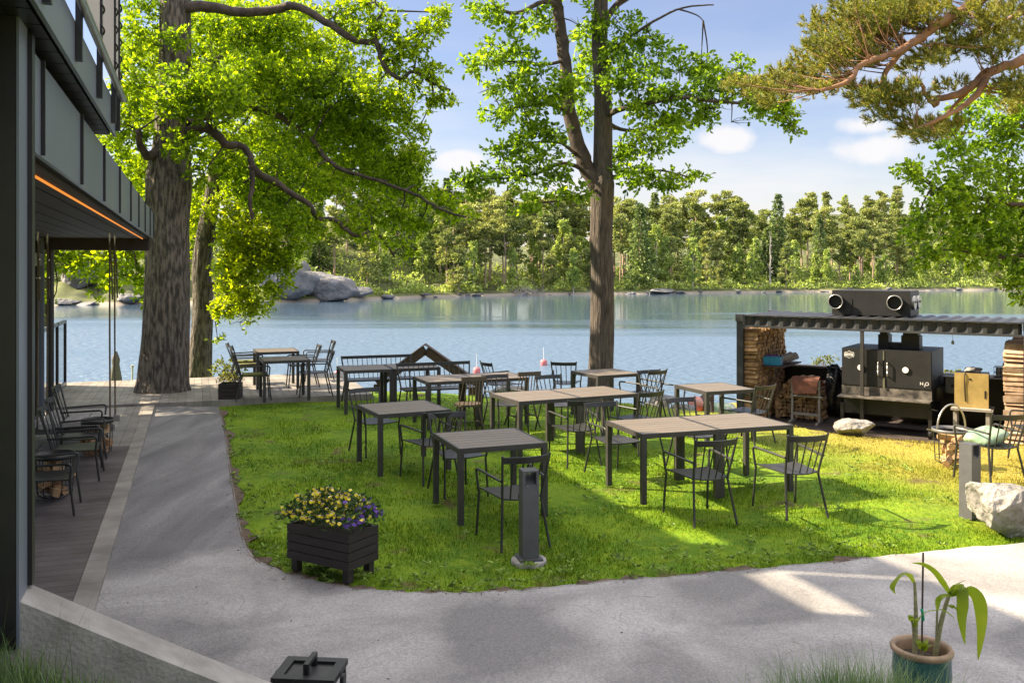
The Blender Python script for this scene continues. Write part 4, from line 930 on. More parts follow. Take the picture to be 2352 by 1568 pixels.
def corr(length, pitch=.278, dep=.05):
    pr = []; x = 0
    while x < length: pr += [(x, 0), (x+pitch*.26, 0), (x+pitch*.5, dep), (x+pitch*.76, dep)]; x += pitch
    return [q for q in pr if q[0] < length] + [(length, 0)]
pr = corr(LK-.36)
vs = [(.18+a, .05+b, z) for z in (HT-.24, HT-.02) for a, b in pr]; k = len(pr); MB().add(vs, [(i, i+1, k+i+1, k+i) for i in range(k-1)]).build('front_header', M['cont'], sh)
MB().box((.16, -.01, HT-.285), (LK-.17, .10, HT-.241)).build('header_rail', M['cont'], sh)
MB().box((.16, -.01, HT-.02), (LK-.17, .06, HT+.006)).build('top_rail', M['cont'], sh)
vs = [(.18+a, g, HT-.015-b*.7+.02) for g in (.05, DP-.05) for a, b in pr]; MB().add(vs, [(i, i+1, k+i+1, k+i) for i in range(k-1)]).build('roof', M['cont'], sh)
MB().box((.1, DP-.06, 1.02), (LK-.1, DP-.02, HT-.3)) 
MB().box((.15, DP-.10, 0), (LK-.15, DP-.04, 1.13)).build('back_wall', M['dark'], sh)
MB().box((.15, DP-.26, 1.131), (LK-.15, DP-.0, 1.175)).build('back_ledge', M['greywood'], sh)
MB().box((.02, -.2, -.06), (LK-.02, DP-.02, .0)).build('floor', mat('shed_floor', (.06, .045, .04), .8, .4, 3, .2, 20), sh)
MB().box((.0, .15, .0), (.03, DP-.15, HT-.2)).build('end_wall', M['cont'], sh)
MB().box((LK-.03, .15, .0), (LK, DP-.15, HT-.2)).build('end_wall', M['cont'], sh)
MB().box((2.79, .0, 0), (2.86, .07, HT-.286)).build('middle_pole', M['frame'], sh)
# duct box on the roof
t = empty('duct_box', sl(1.93, 1.0, HT+.02), AX, 'black steel duct box with round pipe ends on the shed roof', 'duct box')
MB().box((0, 0, 0), (1.70, .95, .56)).build('box', M['smoke'], t); MB().box((.42, -.012, .0), (.45, -.001, .36)).build('strip', M['smoke'], t)
for x in (.12, 1.40):
    o = MB().tube([(x, -.16, .30), (x, .0, .30)], .15, 28, cap=False).tube([(x, -.05, .30), (x, -.045, .30)], .148, 24).build('pipe', M['black'], t)
    MB().tube([(x+.158*math.cos(a), -.165, .30+.158*math.sin(a)) for a in np.linspace(0, 2*math.pi, 29)], .014, 6).build('pipe_rim', M['steel'], o)
for y in (.24, .72):
    o = MB().tube([(1.70, y, .30), (1.76, y, .30)], .16, 28).build('lid', M['steel'], t); MB().beam((1.775, y-.05, .30), (1.775, y+.05, .33), .02, .02).build('handle', M['black'], o)
# smoker
t = empty('smoker', sl(2.37, .12, 0), AX, 'large black two-door smoker cabinet on wheels with a front shelf in the shed', 'smoker'); w = 1.84; dd_ = 1.45; z1 = 1.83
MB().box((0, .03, 1.02), (w, dd_, z1)).build('body', M['smoke'], t)
MB().box((.03, .06, .40), (w-.03, dd_-.1, 1.019)).build('lower_body', M['smoke'], t)
for a, b in ((.01, .868), (.90, w-.01)):
    dr = MB().box((a, .0, 1.03), (b, .029, z1-.02)).build('door', M['smoke'], t)
    hx = .78 if a < .5 else .97
    MB().tube(bend((hx, 0, 1.56), (hx, -.06, 1.55), (hx, -.06, 1.4), .02) + bend((hx, -.06, 1.4), (hx, -.06, 1.27), (hx, 0, 1.26), .02), .014, 8).build('handle', M['steel'], dr)
    dx = .41 if a < .5 else 1.33
    MB().tube([(dx, -.001, 1.42), (dx, -.03, 1.42)], .075, 24).build('thermometer', M['black'], dr)
    MB().tube([(dx, -.0301, 1.42), (dx, -.034, 1.42)], .064, 24).build('dial', M['white'], dr)
MB().box((.872, -.012, 1.60), (.896, .0, 1.80)).build('latch_plate', M['steel'], t); MB().box((.872, -.02, 1.0), (.91, .0, 1.22)).build('latch', M['steel'], t)
worn = mat('scuffed_steel', (.20, .175, .15), .5, .3, 5, .1, 30, col2=(.022, .02, .02))
MB().add([(-.02, -.30, .80), (w+.02, -.30, .80), (w+.02, .05, .815), (-.02, .05, .815), (-.02, -.30, .775), (w+.02, -.30, .775)], [(0,1,2,3), (4,5,1,0)]).box((.0, .02, .816), (w, .045, 1.015)).build('shelf', worn, t)
for x in (.0, w-.05):
    MB().box((x, -.1, .22), (x+.07, -.03, .62)).build('leg', M['smoke'], t); q = MB().tube([(x+.005, -.06, .10), (x+.06, -.06, .10)], .10, 20).build('wheel', M['black'], t)
    MB().box((x-.03, -.12, .205), (x+.10, .0, .222)).box((x+.062, -.09, .08), (x+.072, -.03, .205)).build('fork', M['steel'], q)
for a, b, y in ((.66, .88, .5), (1.15, 1.52, .45)):
    MB().box((a, y, z1), (b, y+.35, 2.12)).box((a+.03, y+.03, 2.12), (b-.03, y+.32, HT-.03)).build('chimney', M['smoke'], t)
MB().box((.90, .5, z1), (1.13, .8, z1+.12)).build('damper', M['smoke'], t)
MB().tube([(w, .05, .62), (w+.12, -.02, .60)], .012, 6).build('valve_lever', M['steel'], t)
def text(body, size, M4, m, parent, name='lettering'):
    cu = bpy.data.curves.new(name, 'FONT'); cu.body = body; cu.size = size; cu.extrude = .001; cu.align_x = 'CENTER'; cu.align_y = 'CENTER'
    o = bpy.data.objects.new(name, cu); C.objects.link(o); dg = bpy.context.evaluated_depsgraph_get(); me = bpy.data.meshes.new_from_object(o.evaluated_get(dg)); bpy.data.objects.remove(o)
    o = link(name, me, m, parent); o.matrix_local = M4; return o
RX = Matrix.Rotation(R(90), 4, 'X')
bpoly = [(-.105, -.03), (-.09, -.055), (-.045, -.055), (0, -.085), (.045, -.055), (.09, -.055), (.105, -.03), (.105, .03), (.09, .055), (.045, .055), (0, .085), (-.045, .055), (-.09, .055), (-.105, .03)]
bg_ = MB().prism(bpoly, 0, .003); bg_.xf(Matrix.Translation((.165, -.001, 1.69)) @ RX); bd_ = bg_.build('badge', M['white'], t)
b2 = MB().prism([(x*.9, y*.88) for x, y in bpoly], .0032, .0045); b2.xf(Matrix.Translation((.165, -.001, 1.69)) @ RX); b2.build('badge_field', M['smoke'], bd_)
b3 = MB().box((-.085, -.03, .0047), (.085, .03, .0055)); b3.xf(Matrix.Translation((.165, -.001, 1.69)) @ RX); b3.build('badge_band', M['white'], bd_)
text('MYRON MIXON', .026, Matrix.Translation((.165, -.0072, 1.703)) @ RX, M['smoke'], bd_); text('SMOKERS', .024, Matrix.Translation((.165, -.0072, 1.676)) @ RX, M['smoke'], bd_)
text('H O', .10, Matrix.Translation((1.70, -.002, 1.145)) @ RX, M['white'], t); text('2', .07, Matrix.Translation((1.705, -.002, 1.11)) @ RX, M['white'], t)
# firewood
def woodpile(name, k0, k1, g0, g1, z0, z1f, along, label, sd, m=M['log'], r=.055):
    rd = random.Random(sd); mb = MB(); g = g0
    a0, a1 = (g0, g1) if along == 'k' else (k0, k1)
    while a0 < a1:
        z = z0 + r
        while z < z1f(a0):
            q = rd.uniform(.8, 1.2)*r
            if along == 'k': log_mb(mb, ((k0+k1)/2 + rd.uniform(-.03, .03), a0 + rd.uniform(-.015, .015), z), (1, rd.uniform(-.06, .06), rd.uniform(-.05, .05)), (k1-k0), q*1.12, rd)
            else: log_mb(mb, (a0 + rd.uniform(-.015, .015), (g0+g1)/2 + rd.uniform(-.03, .03), z), (rd.uniform(-.06, .06), 1, rd.uniform(-.05, .05)), (g1-g0), q*1.12, rd)
            z += r*1.62
        a0 += r*1.7
    o = mb.build(name, m); o.location = SO; o.rotation_euler = (0, 0, AX); tag(o, label, 'firewood stack'); o['kind'] = 'stuff'; return o
woodpile('firewood_stack', .06, .44, .17, 2.25, 0.02, lambda a: 2.14, 'k', 'tall wall of split firewood filling the left end of the shed', 1)
woodpile('firewood_stack', .62, 1.70, 1.05, 1.5, 0.02, lambda a: 1.0 - max(0, a-1.45)*.5 - max(0, .95-a)*1.3, 'g', 'waist-high firewood stack behind the leather apron rack', 2)
woodpile('firewood_stack', LK-.5, LK-.06, .17, 2.2, 0.02, lambda a: 2.1, 'k', 'tall wall of split firewood at the right end of the shed', 3, mat('pale_logs', (.55, .40, .28), .8, .3, 7, .3, 50, island=.4, col2=(.30, .19, .12)), .06)
# rack with apron
t = empty('apron_rack', sl(1.10, .62, 0), AX, 'wooden rack with a brown leather apron over its top rail by the firewood', 'rack')
for x in (0, .62): MB().box((x, -.03, 0), (x+.05, .03, 1.02)).build('upright', M['greywood'], t); MB().beam((x+.025, -.24, .03), (x+.025, .24, .03), .05, .06).build('foot', M['greywood'], t)
MB().tube([(-.02, 0, .62), (.72, -.02, .62)], .022, 8).build('rail', M['steel'], t); MB().box((.05, -.02, .18), (.62, .02, .24)).build('rail', M['greywood'], t)
o = MB().add([(.03, -.10, .98), (.64, -.10, 1.0), (.66, 0, 1.10), (.03, 0, 1.08), (.72, .22, .86), (.05, .2, .8), (.60, -.115, .72), (.08, -.115, .68)], [(0,1,2,3), (3,2,4,5), (7,6,1,0)]).build('leather_apron', mat('leather', (.20, .075, .05), .55, .3, 8, .2, 30)); o.location = sl(1.10, .62, 0.0); o.rotation_euler = (0, 0, AX); tag(o, 'brown leather apron draped over the wooden rack in the shed', 'apron')
# bin bag
rd = random.Random(31); o = soft(MB(), (0, 0, 0), (.22, .2, .50), rd, .16, 18, 22).build('bin_bag', mat('black_plastic', (.012, .011, .015), .22, .3, 6, 1., 14)); o.location = sl(1.98, 1.1, .78); tag(o, 'shiny black bin bag hanging between firewood and smoker', 'bin bag')
o = MB().tube([(-.2, 0, 0), (-.14, 0, -.12), (0, 0, -.2), (.14, 0, -.12), (.2, 0, .0)], .03, 6).build('bag_knot', mat('black_plastic_knot', (.02, .02, .03), .3)); o.location = (0, -.05, .55); o.parent = bpy.data.objects['bin_bag']
# crate, rolls
t = empty('plastic_crate', sl(.62, .75, 1.30), AX + R(6), 'blue plastic crate on a small shelf against the firewood wall', 'crate'); M['blue'] = mat('blue_plastic', (.03, .30, .52), .45, .2, 12, .1, 60)
c = MB(); c.box((-.2, -.15, 0), (.2, .15, .012)); c.box((-.2, -.15, .012), (.2, -.138, .2)); c.box((-.2, .138, .012), (.2, .15, .2)); c.box((-.2, -.138, .012), (-.188, .138, .2)); c.box((.188, -.138, .012), (.2, .138, .2)); c.build('tub', M['blue'], t)
MB().box((-.16, -.12, .1), (.1, .12, .22)).build('contents', M['violet'], t)
o = MB().box((.44, .45, 1.265), (.95, 1.9, 1.296)).build('wall_shelf', M['brownwood']); o.location = SO; o.rotation_euler = (0, 0, AX); o.parent = sh; o.location = (0, 0, 0); o.rotation_euler = (0, 0, 0)
for i, (k, g, z, l_) in enumerate(((.78, 1.15, 1.40, .46), (.86, 1.4, 1.37, .30), (.80, 1.65, 1.38, .22))):
    o = MB().tube([(-l_/2, 0, 0), (l_/2, 0, .10)], .075, 14).build('paper_roll', M['fabric']); o.location = sl(k, g, z); o.rotation_euler = (0, R(0), AX + R(70 - 30*i)); tag(o, ('long white paper roll leaning out of the blue crate', 'short white paper roll next to the long one on the shelf', 'small white paper roll at the far end of the shelf')[i], 'paper roll', 'paper rolls')
# brass cabinet on a stool
t = empty('stool_table', sl(4.95, .35, 0), AX + R(4), 'rough wooden stool table under the brass-coloured cabinet', 'table')
for x in (-.30, .30):
    for y in (-.24, .28): MB().box((x-.035, y-.035, 0), (x+.035, y+.035, .66)).build('leg', M['greywood'], t)
MB().box((-.38, -.32, .66), (.40, .36, .70)).build('top', M['greywood'], t); MB().box((-.30, -.27, .15), (.30, -.23, .21)).build('rail', M['greywood'], t); MB().box((-.34, -.325, .701), (.36, -.25, .72)).build('tray_edge', M['fabric'], t)
t = empty('brass_cabinet', sl(4.95, .35, .703), AX + R(4), 'brass-coloured metal cabinet with a cable on its door, standing on the stool', 'cabinet'); M['brass'] = mat('brass_steel', (.46, .33, .13), .38, .2, 3, .05, 30, metal=.35)
MB().box((-.31, -.20, 0), (.31, .26, .72)).build('body', M['smoke'], t); dr = MB().box((-.315, -.225, .01), (.315, -.201, .725)).build('door', M['brass'], t)
MB().box((.24, -.235, .22), (.27, -.2251, .38)).build('handle', M['black'], dr); MB().tube([(-.02, -.2251, .60), (-.02, -.235, .60)], .022, 12).build('knob', M['black'], dr)
MB().tube(spline([(-.12, -.1, .735), (-.12, -.235, .72), (-.125, -.237, .45), (-.11, -.237, .14)], 5), .010, 6).build('cable', M['black'], t)
rd = random.Random(77); o = soft(MB(), (0, 0, 0), (.17, .1, .055), rd, .2).build('cloth', mat('dark_cloth', (.10, .085, .11), .8, .6, 9, .3, 20, col2=(.4, .38, .36))); o.location = sl(4.95, .42, 1.47); tag(o, 'crumpled dark and white cloth on top of the brass cabinet', 'cloth')
o = MB().box((-.14, -.1, 0), (.14, .1, .34)).box((-.22, -.2, .35), (.24, .14, .372)).build('switch_box', mat('grey_box', (.22, .23, .24), .5, .2)); o.location = sl(4.45, 1.3, .86); o.rotation_euler = (0, 0, AX); o['label'] = 'grey metal box with a flat lid left of the brass cabinet'; o['category'] = 'box'
MB().tube([(.0, -.101, .16), (0, -.12, .16)], .03, 10).build('knob', M['black'], o)
o = MB().lathe([(0, 0), (.13, 0), (.14, .28), (.14, .30), (.12, .30)], 20).build('metal_pot', M['frame']); o.location = sl(4.22, .9, .72); tag(o, 'small dark pot between the smoker and the grey box', 'pot')
# basket on the ledge at the right
t = empty('wire_basket', sl(5.45, 1.6, 1.24), AX, 'black wire basket of paper on a shelf at the right end of the shed', 'basket'); wb = MB()
for zz in (.0, .1, .22): wb.tube([(-.22, -.14, zz), (.22, -.14, zz), (.22, .14, zz), (-.22, .14, zz), (-.22, -.14, zz)], .007, 5)
for xx in np.linspace(-.22, .22, 8): wb.tube([(xx, -.14, 0), (xx, -.14, .22)], .005, 4)
wb.build('wires', M['black'], t); MB().box((-.19, -.12, .01), (.19, .12, .20)).box((-.06, -.1, .2), (.2, .1, .30)).build('papers', M['fabric'], t)
o = MB().box((5.05, 1.3, 1.21), (5.75, 1.95, 1.236)).build('side_shelf', M['fabric']); o.parent = sh
o = MB().tube([(0, 0, 0), (0, 0, -.12)], .004, 5).lathe([(.012, -.20), (.03, -.19), (.03, -.15), (.012, -.12)], 10).build('hanging_bottle', mat('bottle', (.05, .06, .03), .2)); o.location = sl(4.62, .1, HT-.29); tag(o, 'small bottle hanging from the shed header', 'bottle')

# ------------------------------------------------------------------ near trees
def crown(name, parent, blobs, dens, ln, wd, m, sd, per=8, gap=.55, droop=.25):
    """leaf clusters filling ellipsoids: blobs = (centre, radii)"""
    rg = np.random.default_rng(sd); Ps = []; Ds = []
    for c, r in blobs:
        c = np.array(c); r = np.array(r); k = max(4, int(dens*math.pi*r[0]*r[2]/per))
        d = rg.normal(size=(k, 3)); d /= np.linalg.norm(d, axis=1)[:,None]; rad = rg.uniform(0, 1, k)**.45
        tw = c + d*rad[:,None]*r
        kp = fnoise(tw + sd, 1.9) + .5*fnoise(tw + sd*2, 4.3) > -gap; tw = tw[kp]; d = d[kp]; k = len(tw)
        ax = d*.9 + rg.normal(size=(k, 3))*.55; ax[:,2] = ax[:,2]*.6 - droop*.3; ax /= np.linalg.norm(ax, axis=1)[:,None]
        e = np.repeat(ax, per, 0) + rg.normal(size=(k*per, 3))*.85; e[:,2] -= droop*.3; e /= np.linalg.norm(e, axis=1)[:,None]
        o = np.repeat(tw, per, 0) + np.repeat(ax, per, 0)*rg.uniform(-.8, .8, (k*per, 1))*ln*1.4 + e*ln*.15
        Ps.append(o); Ds.append(e)
    p = np.concatenate(Ps); d = np.concatenate(Ds); n = len(p)
    return cards(name, p, d, ln*rg.uniform(.5, 1.35, n), wd*rg.uniform(.6, 1.3, n), m, parent, rg, .3)
def branch_mesh(name, parent, m, limbs, blobs, sd, twig=.018, jit=.06, sub=5):
    """limbs: (points, r0, r1); every blob gets a twig from the nearest limb point and small forks inside"""
    rd = random.Random(sd); mb = MB(); pts = []
    for lp_, r0, r1 in limbs:
        q = spline(lp_, 4); k = len(q); q = [p + Vector((rd.uniform(-1,1), rd.uniform(-1,1), rd.uniform(-1,1)))*r0*.12 for p in q]
        mb.tube(q, [r0 + (r1-r0)*(i/(k-1))**.8 for i in range(k)], 9, jit=jit, rnd=rd); pts += q[k//5:]
    for c, r in blobs:
        c = Vector(c); nr = min(pts, key=lambda p: (p-c).length); L_ = (c-nr).length
        if L_ > .15 and L_ < 4.5:
            mid = (nr+c)/2 + Vector((rd.uniform(-1,1), rd.uniform(-1,1), rd.uniform(-.6,.9)))*L_*.15
            mb.tube(spline([nr, mid, c], 4), list(np.linspace(twig*(1+L_*.3), twig*.45, 9)), 6)
        for _ in range(sub):
            e = c + Vector((rd.gauss(0,.5)*r[0], rd.gauss(0,.5)*r[1], rd.gauss(0,.5)*r[2])); mm = (c+e)/2 + Vector((rd.uniform(-1,1), rd.uniform(-1,1), rd.uniform(-1,1)))*.1*(e-c).length
            mb.tube(spline([c, mm, e], 3), list(np.linspace(twig*.5, .003, 7)), 5)
    return mb.build(name, m, parent)
def trunk_mesh(name, parent, m, prof, sd, n=40, flute=.05):
    """prof: (centre, radius) from the ground up, with root flare and vertical ribs"""
    q = spline([c for c, r in prof], 8); rr = np.interp(np.linspace(0, len(prof)-1, len(q)), range(len(prof)), [r for c, r in prof]); vs = []
    rg = np.random.default_rng(sd); ph = rg.uniform(0, 6.28, 8)
    for i, (p, r) in enumerate(zip(q, rr)):
        for k in range(n):
            a = 2*math.pi*k/n; e = 1 + flute*(.5*math.sin(3*a+ph[0]+i*.08) + .4*math.sin(7*a+ph[1]-i*.1) + .35*math.sin(13*a+ph[2]+i*.15) + .3*math.sin(19*a + ph[3] + 1.1*math.sin(i*.6)))
            vs.append((p.x + r*e*math.cos(a), p.y + r*e*math.sin(a), p.z))
    K = len(q); fs = [(i*n+k, i*n+(k+1)%n, (i+1)*n+(k+1)%n, (i+1)*n+k) for i in range(K-1) for k in range(n)] + [tuple((K-1)*n + k for k in range(n))]
    return MB().add(vs, fs, True).build(name, m, parent)
def blob(px, py, rx, ry, Y, dep=None):
    c = P(px, py, Y); s = Y/F; return (tuple(c), (rx*s, (dep if dep else max(rx, ry)*s*1.0), ry*s))
def thing_tree(name, label, cat='tree', group=None):
    return empty(name, (0,0,0), 0, label, cat, group)
def push(x): t = min(1, max(0, (x-440)/160)); return 1.9*t*t*(3-2*t)
def LM(pts, r0, r1, sh=0): return ([P(a, b, c + sh*push(a)) for a, b, c in pts], r0, r1)

# the big old oak beside the deck
t = thing_tree('oak_tree', 'huge old oak with a thick ribbed trunk growing through the lakeside deck')
YO = 18.05
trunk_mesh('trunk', t, M['bark'], [(Vector((x_, YO, z_)), r_) for x_, z_, r_ in ((-6.9, -.4, .58), (-6.9, .02, .53), (-6.88, .35, .475), (-6.83, 1.2, .435), (-6.80, 2.4, .41), (-6.80, 3.3, .40), (-6.77, 4.2, .43), (-6.72, 5.0, .34), (-6.66, 6.2, .30), (-6.64, 8, .28), (-6.5, 10, .2))], 2, 84, .06)
limbs = [LM([(430,305,18),(470,292,17.6),(500,310,17.2),(517,332,17.0),(552,334,16.8),(573,355,16.6),(578,385,16.5),(580,427,16.5),(574,462,16.4),(580,500,16.4)], .115, .035, .9),
         LM([(576,380,16.5),(600,402,16.6),(633,418,16.7),(665,441,16.8),(710,470,16.9),(729,501,17),(770,505,17.1),(801,533,17.2),(828,543,17.3),(856,530,17.4),(884,556,17.5),(905,590,17.6)], .085, .02, .9),
         LM([(430,285,18),(470,266,18.4),(507,258,18.8),(547,246,19.1),(583,247,19.3),(627,261,19.5),(663,281,19.6),(693,308,19.6),(723,328,19.5),(740,354,19.4),(767,378,19.3),(800,396,19.2),(860,412,19.1),(950,446,19),(1010,478,18.9),(1070,500,18.8)], .12, .022, .25),
         LM([(420,20,18),(480,16,17.8),(550,28,17.6),(633,24,17.4),(677,14,17.3),(733,42,17.2),(784,74,17.1),(827,97,17.1),(864,97,17.1),(874,130,17.1),(891,163,17.1),(917,180,17.1),(951,166,17.2),(991,190,17.3),(1035,208,17.4)], .12, .026, 1),
         LM([(864,97,17.1),(866,50,17.1),(880,25,17.1),(862,5,17.1),(870,-40,17.1)], .035, .015, 1),
         LM([(380,330,18),(345,360,17.6),(325,340,17.3),(318,300,17)], .12, .05, 1),
         LM([(400,-20,18),(520,-120,18.5),(640,-220,19)], .2, .08, 1), LM([(395,-60,18),(300,-200,17.6),(220,-320,17)], .2, .08, 1), LM([(400,200,18.2),(470,150,19.5),(560,110,20.8)], .14, .05, 1), LM([(560,250,19.2),(680,215,19.8),(800,200,20)], .06, .02, 1), LM([(690,310,19.6),(780,300,19.8),(900,290,20)], .05, .02, 1)]
bl_ = [(330,120,60,60,21),(320,240,60,60,21),(460,110,80,60,21.3),(560,70,90,60,21.5),(660,40,90,45,21.5),(520,220,80,60,21.5),(620,200,90,60,21.8),(720,160,80,50,21.5),(800,110,60,50,20.5),(500,330,70,60,21),(590,330,80,60,21.4),(680,300,80,55,21.6),(770,260,80,50,21.4),(620,420,80,50,21),(720,390,80,50,21.3),(830,340,70,50,21),(480,20,70,40,21),(290,420,40,50,21.5),(270,350,40,50,21.5),(310,70,45,60,17.6),(305,180,42,60,17.4),(300,290,48,45,17.6),(335,395,30,50,18.9),(350,140,36,60,18.9),(355,260,40,50,19),(330,20,40,30,17.8),
       (405,85,36,22,17.3),(440,190,70,40,16.9),(500,205,80,42,16.6),(415,235,60,36,17),(480,240,70,40,16.6),(420,330,42,32,17.1),(465,400,30,32,17.4),(510,160,60,40,17.6),
       (480,70,60,45,19.3),(570,90,80,55,19.6),(660,110,80,50,19.8),(560,160,80,45,18.2),(620,180,80,45,18),(700,190,70,42,18.4),(560,30,80,24,19),(650,50,60,30,19),(730,110,50,36,19.2),
       (760,170,70,40,18.5),(820,210,60,40,18.4),(640,240,90,36,18.1),(740,250,90,40,18.6),(840,270,80,42,18.8),(780,320,90,42,19.1),(690,340,70,40,18.4),(620,320,70,36,17.6),(880,330,70,42,19),(940,370,50,36,19),
       (900,410,80,38,18.9),(830,400,80,40,18.9),(760,430,70,34,18.2),(960,440,60,30,18.7),(1010,470,46,22,18.6),(1050,490,36,16,18.6),(700,420,70,40,17.5),(640,390,60,36,17.2),(610,450,60,36,17),(660,490,60,30,17),(720,520,50,22,17),(560,420,50,46,17.6),(520,350,50,40,17.8),
       (850,480,60,28,17.6),(910,500,56,26,17.9),(870,550,50,24,17.4),(920,570,36,20,17.5),(800,520,40,20,17.2),(960,520,34,20,18.2),
       (880,60,40,36,17.1),(930,110,50,30,17.2),(985,70,34,34,17.4),(1010,30,22,26,17.4),(900,140,44,30,17.3),(960,200,56,28,17.3),(1010,225,36,22,17.4),(870,200,60,34,17.4),(930,250,50,26,17.6),(990,160,36,26,17.4),(820,60,50,30,17.3),(780,20,46,24,17.4),(840,10,40,18,17.4),(900,240,50,30,18.0),(960,300,30,18,18.4),
       (420,-90,150,80,18),(620,-110,150,80,18.5),(820,-120,120,70,18),(250,-80,120,80,17.5),(500,-240,200,90,18.5),(300,-260,150,80,18),(720,-260,140,70,19),(560,-380,180,80,18.5),(200,-180,90,80,18)]
blobs = [blob(b[0], b[1], b[2]*1.12, b[3]*1.15, b[4] + push(b[0])) for b in bl_ if b[1] > -60]
branch_mesh('branches', t, M['barkdark'], limbs, blobs, 5)
crown('crown', t, blobs, 1350, .098, .052, M['oakleaf'], 31, 9, .62)
# second oak behind it
t = thing_tree('oak_tree', 'second smaller oak behind the deck, leaning right, with bright lime leaves')
trunk_mesh('trunk', t, M['bark'], [(P(455, 905, 22), .36), (P(457, 872, 22), .30), (P(462, 780, 22), .255), (P(466, 700, 22), .235), (P(463, 620, 22), .22), (P(472, 540, 22), .21), (P(490, 440, 22), .18), (P(505, 330, 22), .12)], 4, 40, .05)
limbs = [LM([(466,660,22),(520,640,21.6),(560,600,21.4),(620,580,21.2)], .06, .02), LM([(470,560,22),(530,520,21.8),(600,510,21.6),(660,520,21.4)], .07, .02), LM([(466,700,22),(500,690,21.5),(540,690,21.2),(570,720,21)], .04, .012), LM([(485,470,22),(560,440,22.2),(640,450,22.4)], .07, .02), LM([(468,640,22),(440,600,22.3),(400,580,22.5)], .05, .02)]
bl_ = [(450,490,30,50,22.9),(425,600,26,40,22.9),(535,540,40,46,21.7),(545,600,56,46,21.5),(600,600,50,40,21.5),(560,660,50,40,21.3),(540,640,36,36,21.4),(640,590,40,30,21.4),(670,570,36,26,21.6),(600,700,36,26,21.1),(535,700,30,26,21.2),(550,740,22,16,20.9),(520,480,56,44,21.6),(590,470,60,40,21.8),(560,540,56,44,21.3),(620,540,50,38,21.2),(545,600,40,38,21.2),(580,610,56,36,21),(630,600,40,30,21),(540,670,50,36,20.9),(590,680,44,32,20.8),(560,725,30,24,20.8),(520,660,26,24,21.2),(510,690,22,20,21.2),(510,720,28,18,21.2),(650,490,50,30,21.4),(690,540,36,30,21.4),(640,660,36,24,20.8),(470,450,44,40,22.6),(440,520,30,40,22.8),(500,780,10,14,21.6),(660,620,26,22,21),(620,430,60,36,22.4),(540,400,70,40,22.8)]
blobs = [blob(*b) for b in bl_]
branch_mesh('branches', t, M['barkdark'], limbs, blobs, 15, .014); crown('crown', t, blobs, 1200, .098, .054, M['lime'], 33, 9, .7)
# lime-leaved maple seen under the canopy
t = thing_tree('maple_tree', 'lime green maple seen under the canopy between the swing ropes')
trunk_mesh('trunk', t, M['bark'], [(P(88, 930, 24), .30), (P(92, 860, 24), .24), (P(98, 740, 24), .2), (P(92, 600, 24), .17), (P(100, 500, 24), .13), (P(130, 300, 24), .08)], 6, 30, .05)
bl_ = [(70,600,44,50,23.5),(120,580,50,36,24),(180,575,56,34,24),(240,580,56,36,23.6),(300,590,46,40,23.4),(210,620,50,26,23.8),(270,635,44,26,23.4),(315,640,28,30,23.2),(150,610,44,24,24),(225,668,16,26,23.6),(240,650,30,18,23.6),(80,690,34,50,23.5),(70,780,26,40,23.5),(100,520,70,40,24.4),(200,520,80,40,24.4),(300,520,60,40,24),(150,440,90,50,24.6),(260,440,80,50,24.4),(180,340,90,60,24.8),(325,690,12,10,23.2),(75,860,26,40,23.4)]
blobs = [blob(*b) for b in bl_]
branch_mesh('branches', t, M['barkdark'], [LM([(92,620,24),(160,560,24),(240,560,23.6),(310,580,23.4)], .06, .02), LM([(96,520,24),(180,470,24.4),(280,460,24.2)], .07, .02)], blobs, 25, .014); crown('crown', t, blobs, 480, .14, .09, M['lime'], 35, 7, .6)
t = thing_tree('maple_tree', 'leafy tree added behind the building at the left to shade the deck, mostly hidden')  # added tree, hidden behind the canopy, placed to shade deck and rear lawn
trunk_mesh('trunk', t, M['bark'], [(Vector((-11.3, 18.1, -1.2)), .26), (Vector((-11.3, 18.1, .5)), .2), (Vector((-11.2, 18, 3)), .16), (Vector((-11.4, 17.9, 6)), .11), (Vector((-11.4, 17.8, 8)), .06)], 16, 24, .05)
blobs = [((-10.3, 17.7, 4.4), (1.3, 1.2, 1.0)), ((-11.6, 18.0, 5.6), (1.5, 1.4, 1.2)), ((-10.4, 17.5, 6.2), (1.3, 1.3, 1.0)), ((-12.2, 18.2, 7.4), (1.6, 1.5, 1.2)), ((-10.9, 18.6, 3.4), (1.2, 1.2, .8)), ((-13.2, 18.0, 6.3), (1.4, 1.4, 1.2)), ((-11.3, 17.2, 8.0), (1.4, 1.4, 1.0))]
branch_mesh('branches', t, M['barkdark'], [([(-11.25, 18, 3.4), (-10.8, 17.8, 4.2), (-10.3, 17.7, 4.6)], .05, .02), ([(-11.3, 17.9, 5), (-12.2, 18, 6), (-13, 18, 6.4)], .05, .02), ([(-11.3, 18, 2.6), (-11, 18.4, 3.2), (-10.9, 18.6, 3.5)], .04, .02)], blobs, 27, .014); crown('crown', t, blobs, 480, .14, .09, M['lime'], 41, 7, .6)
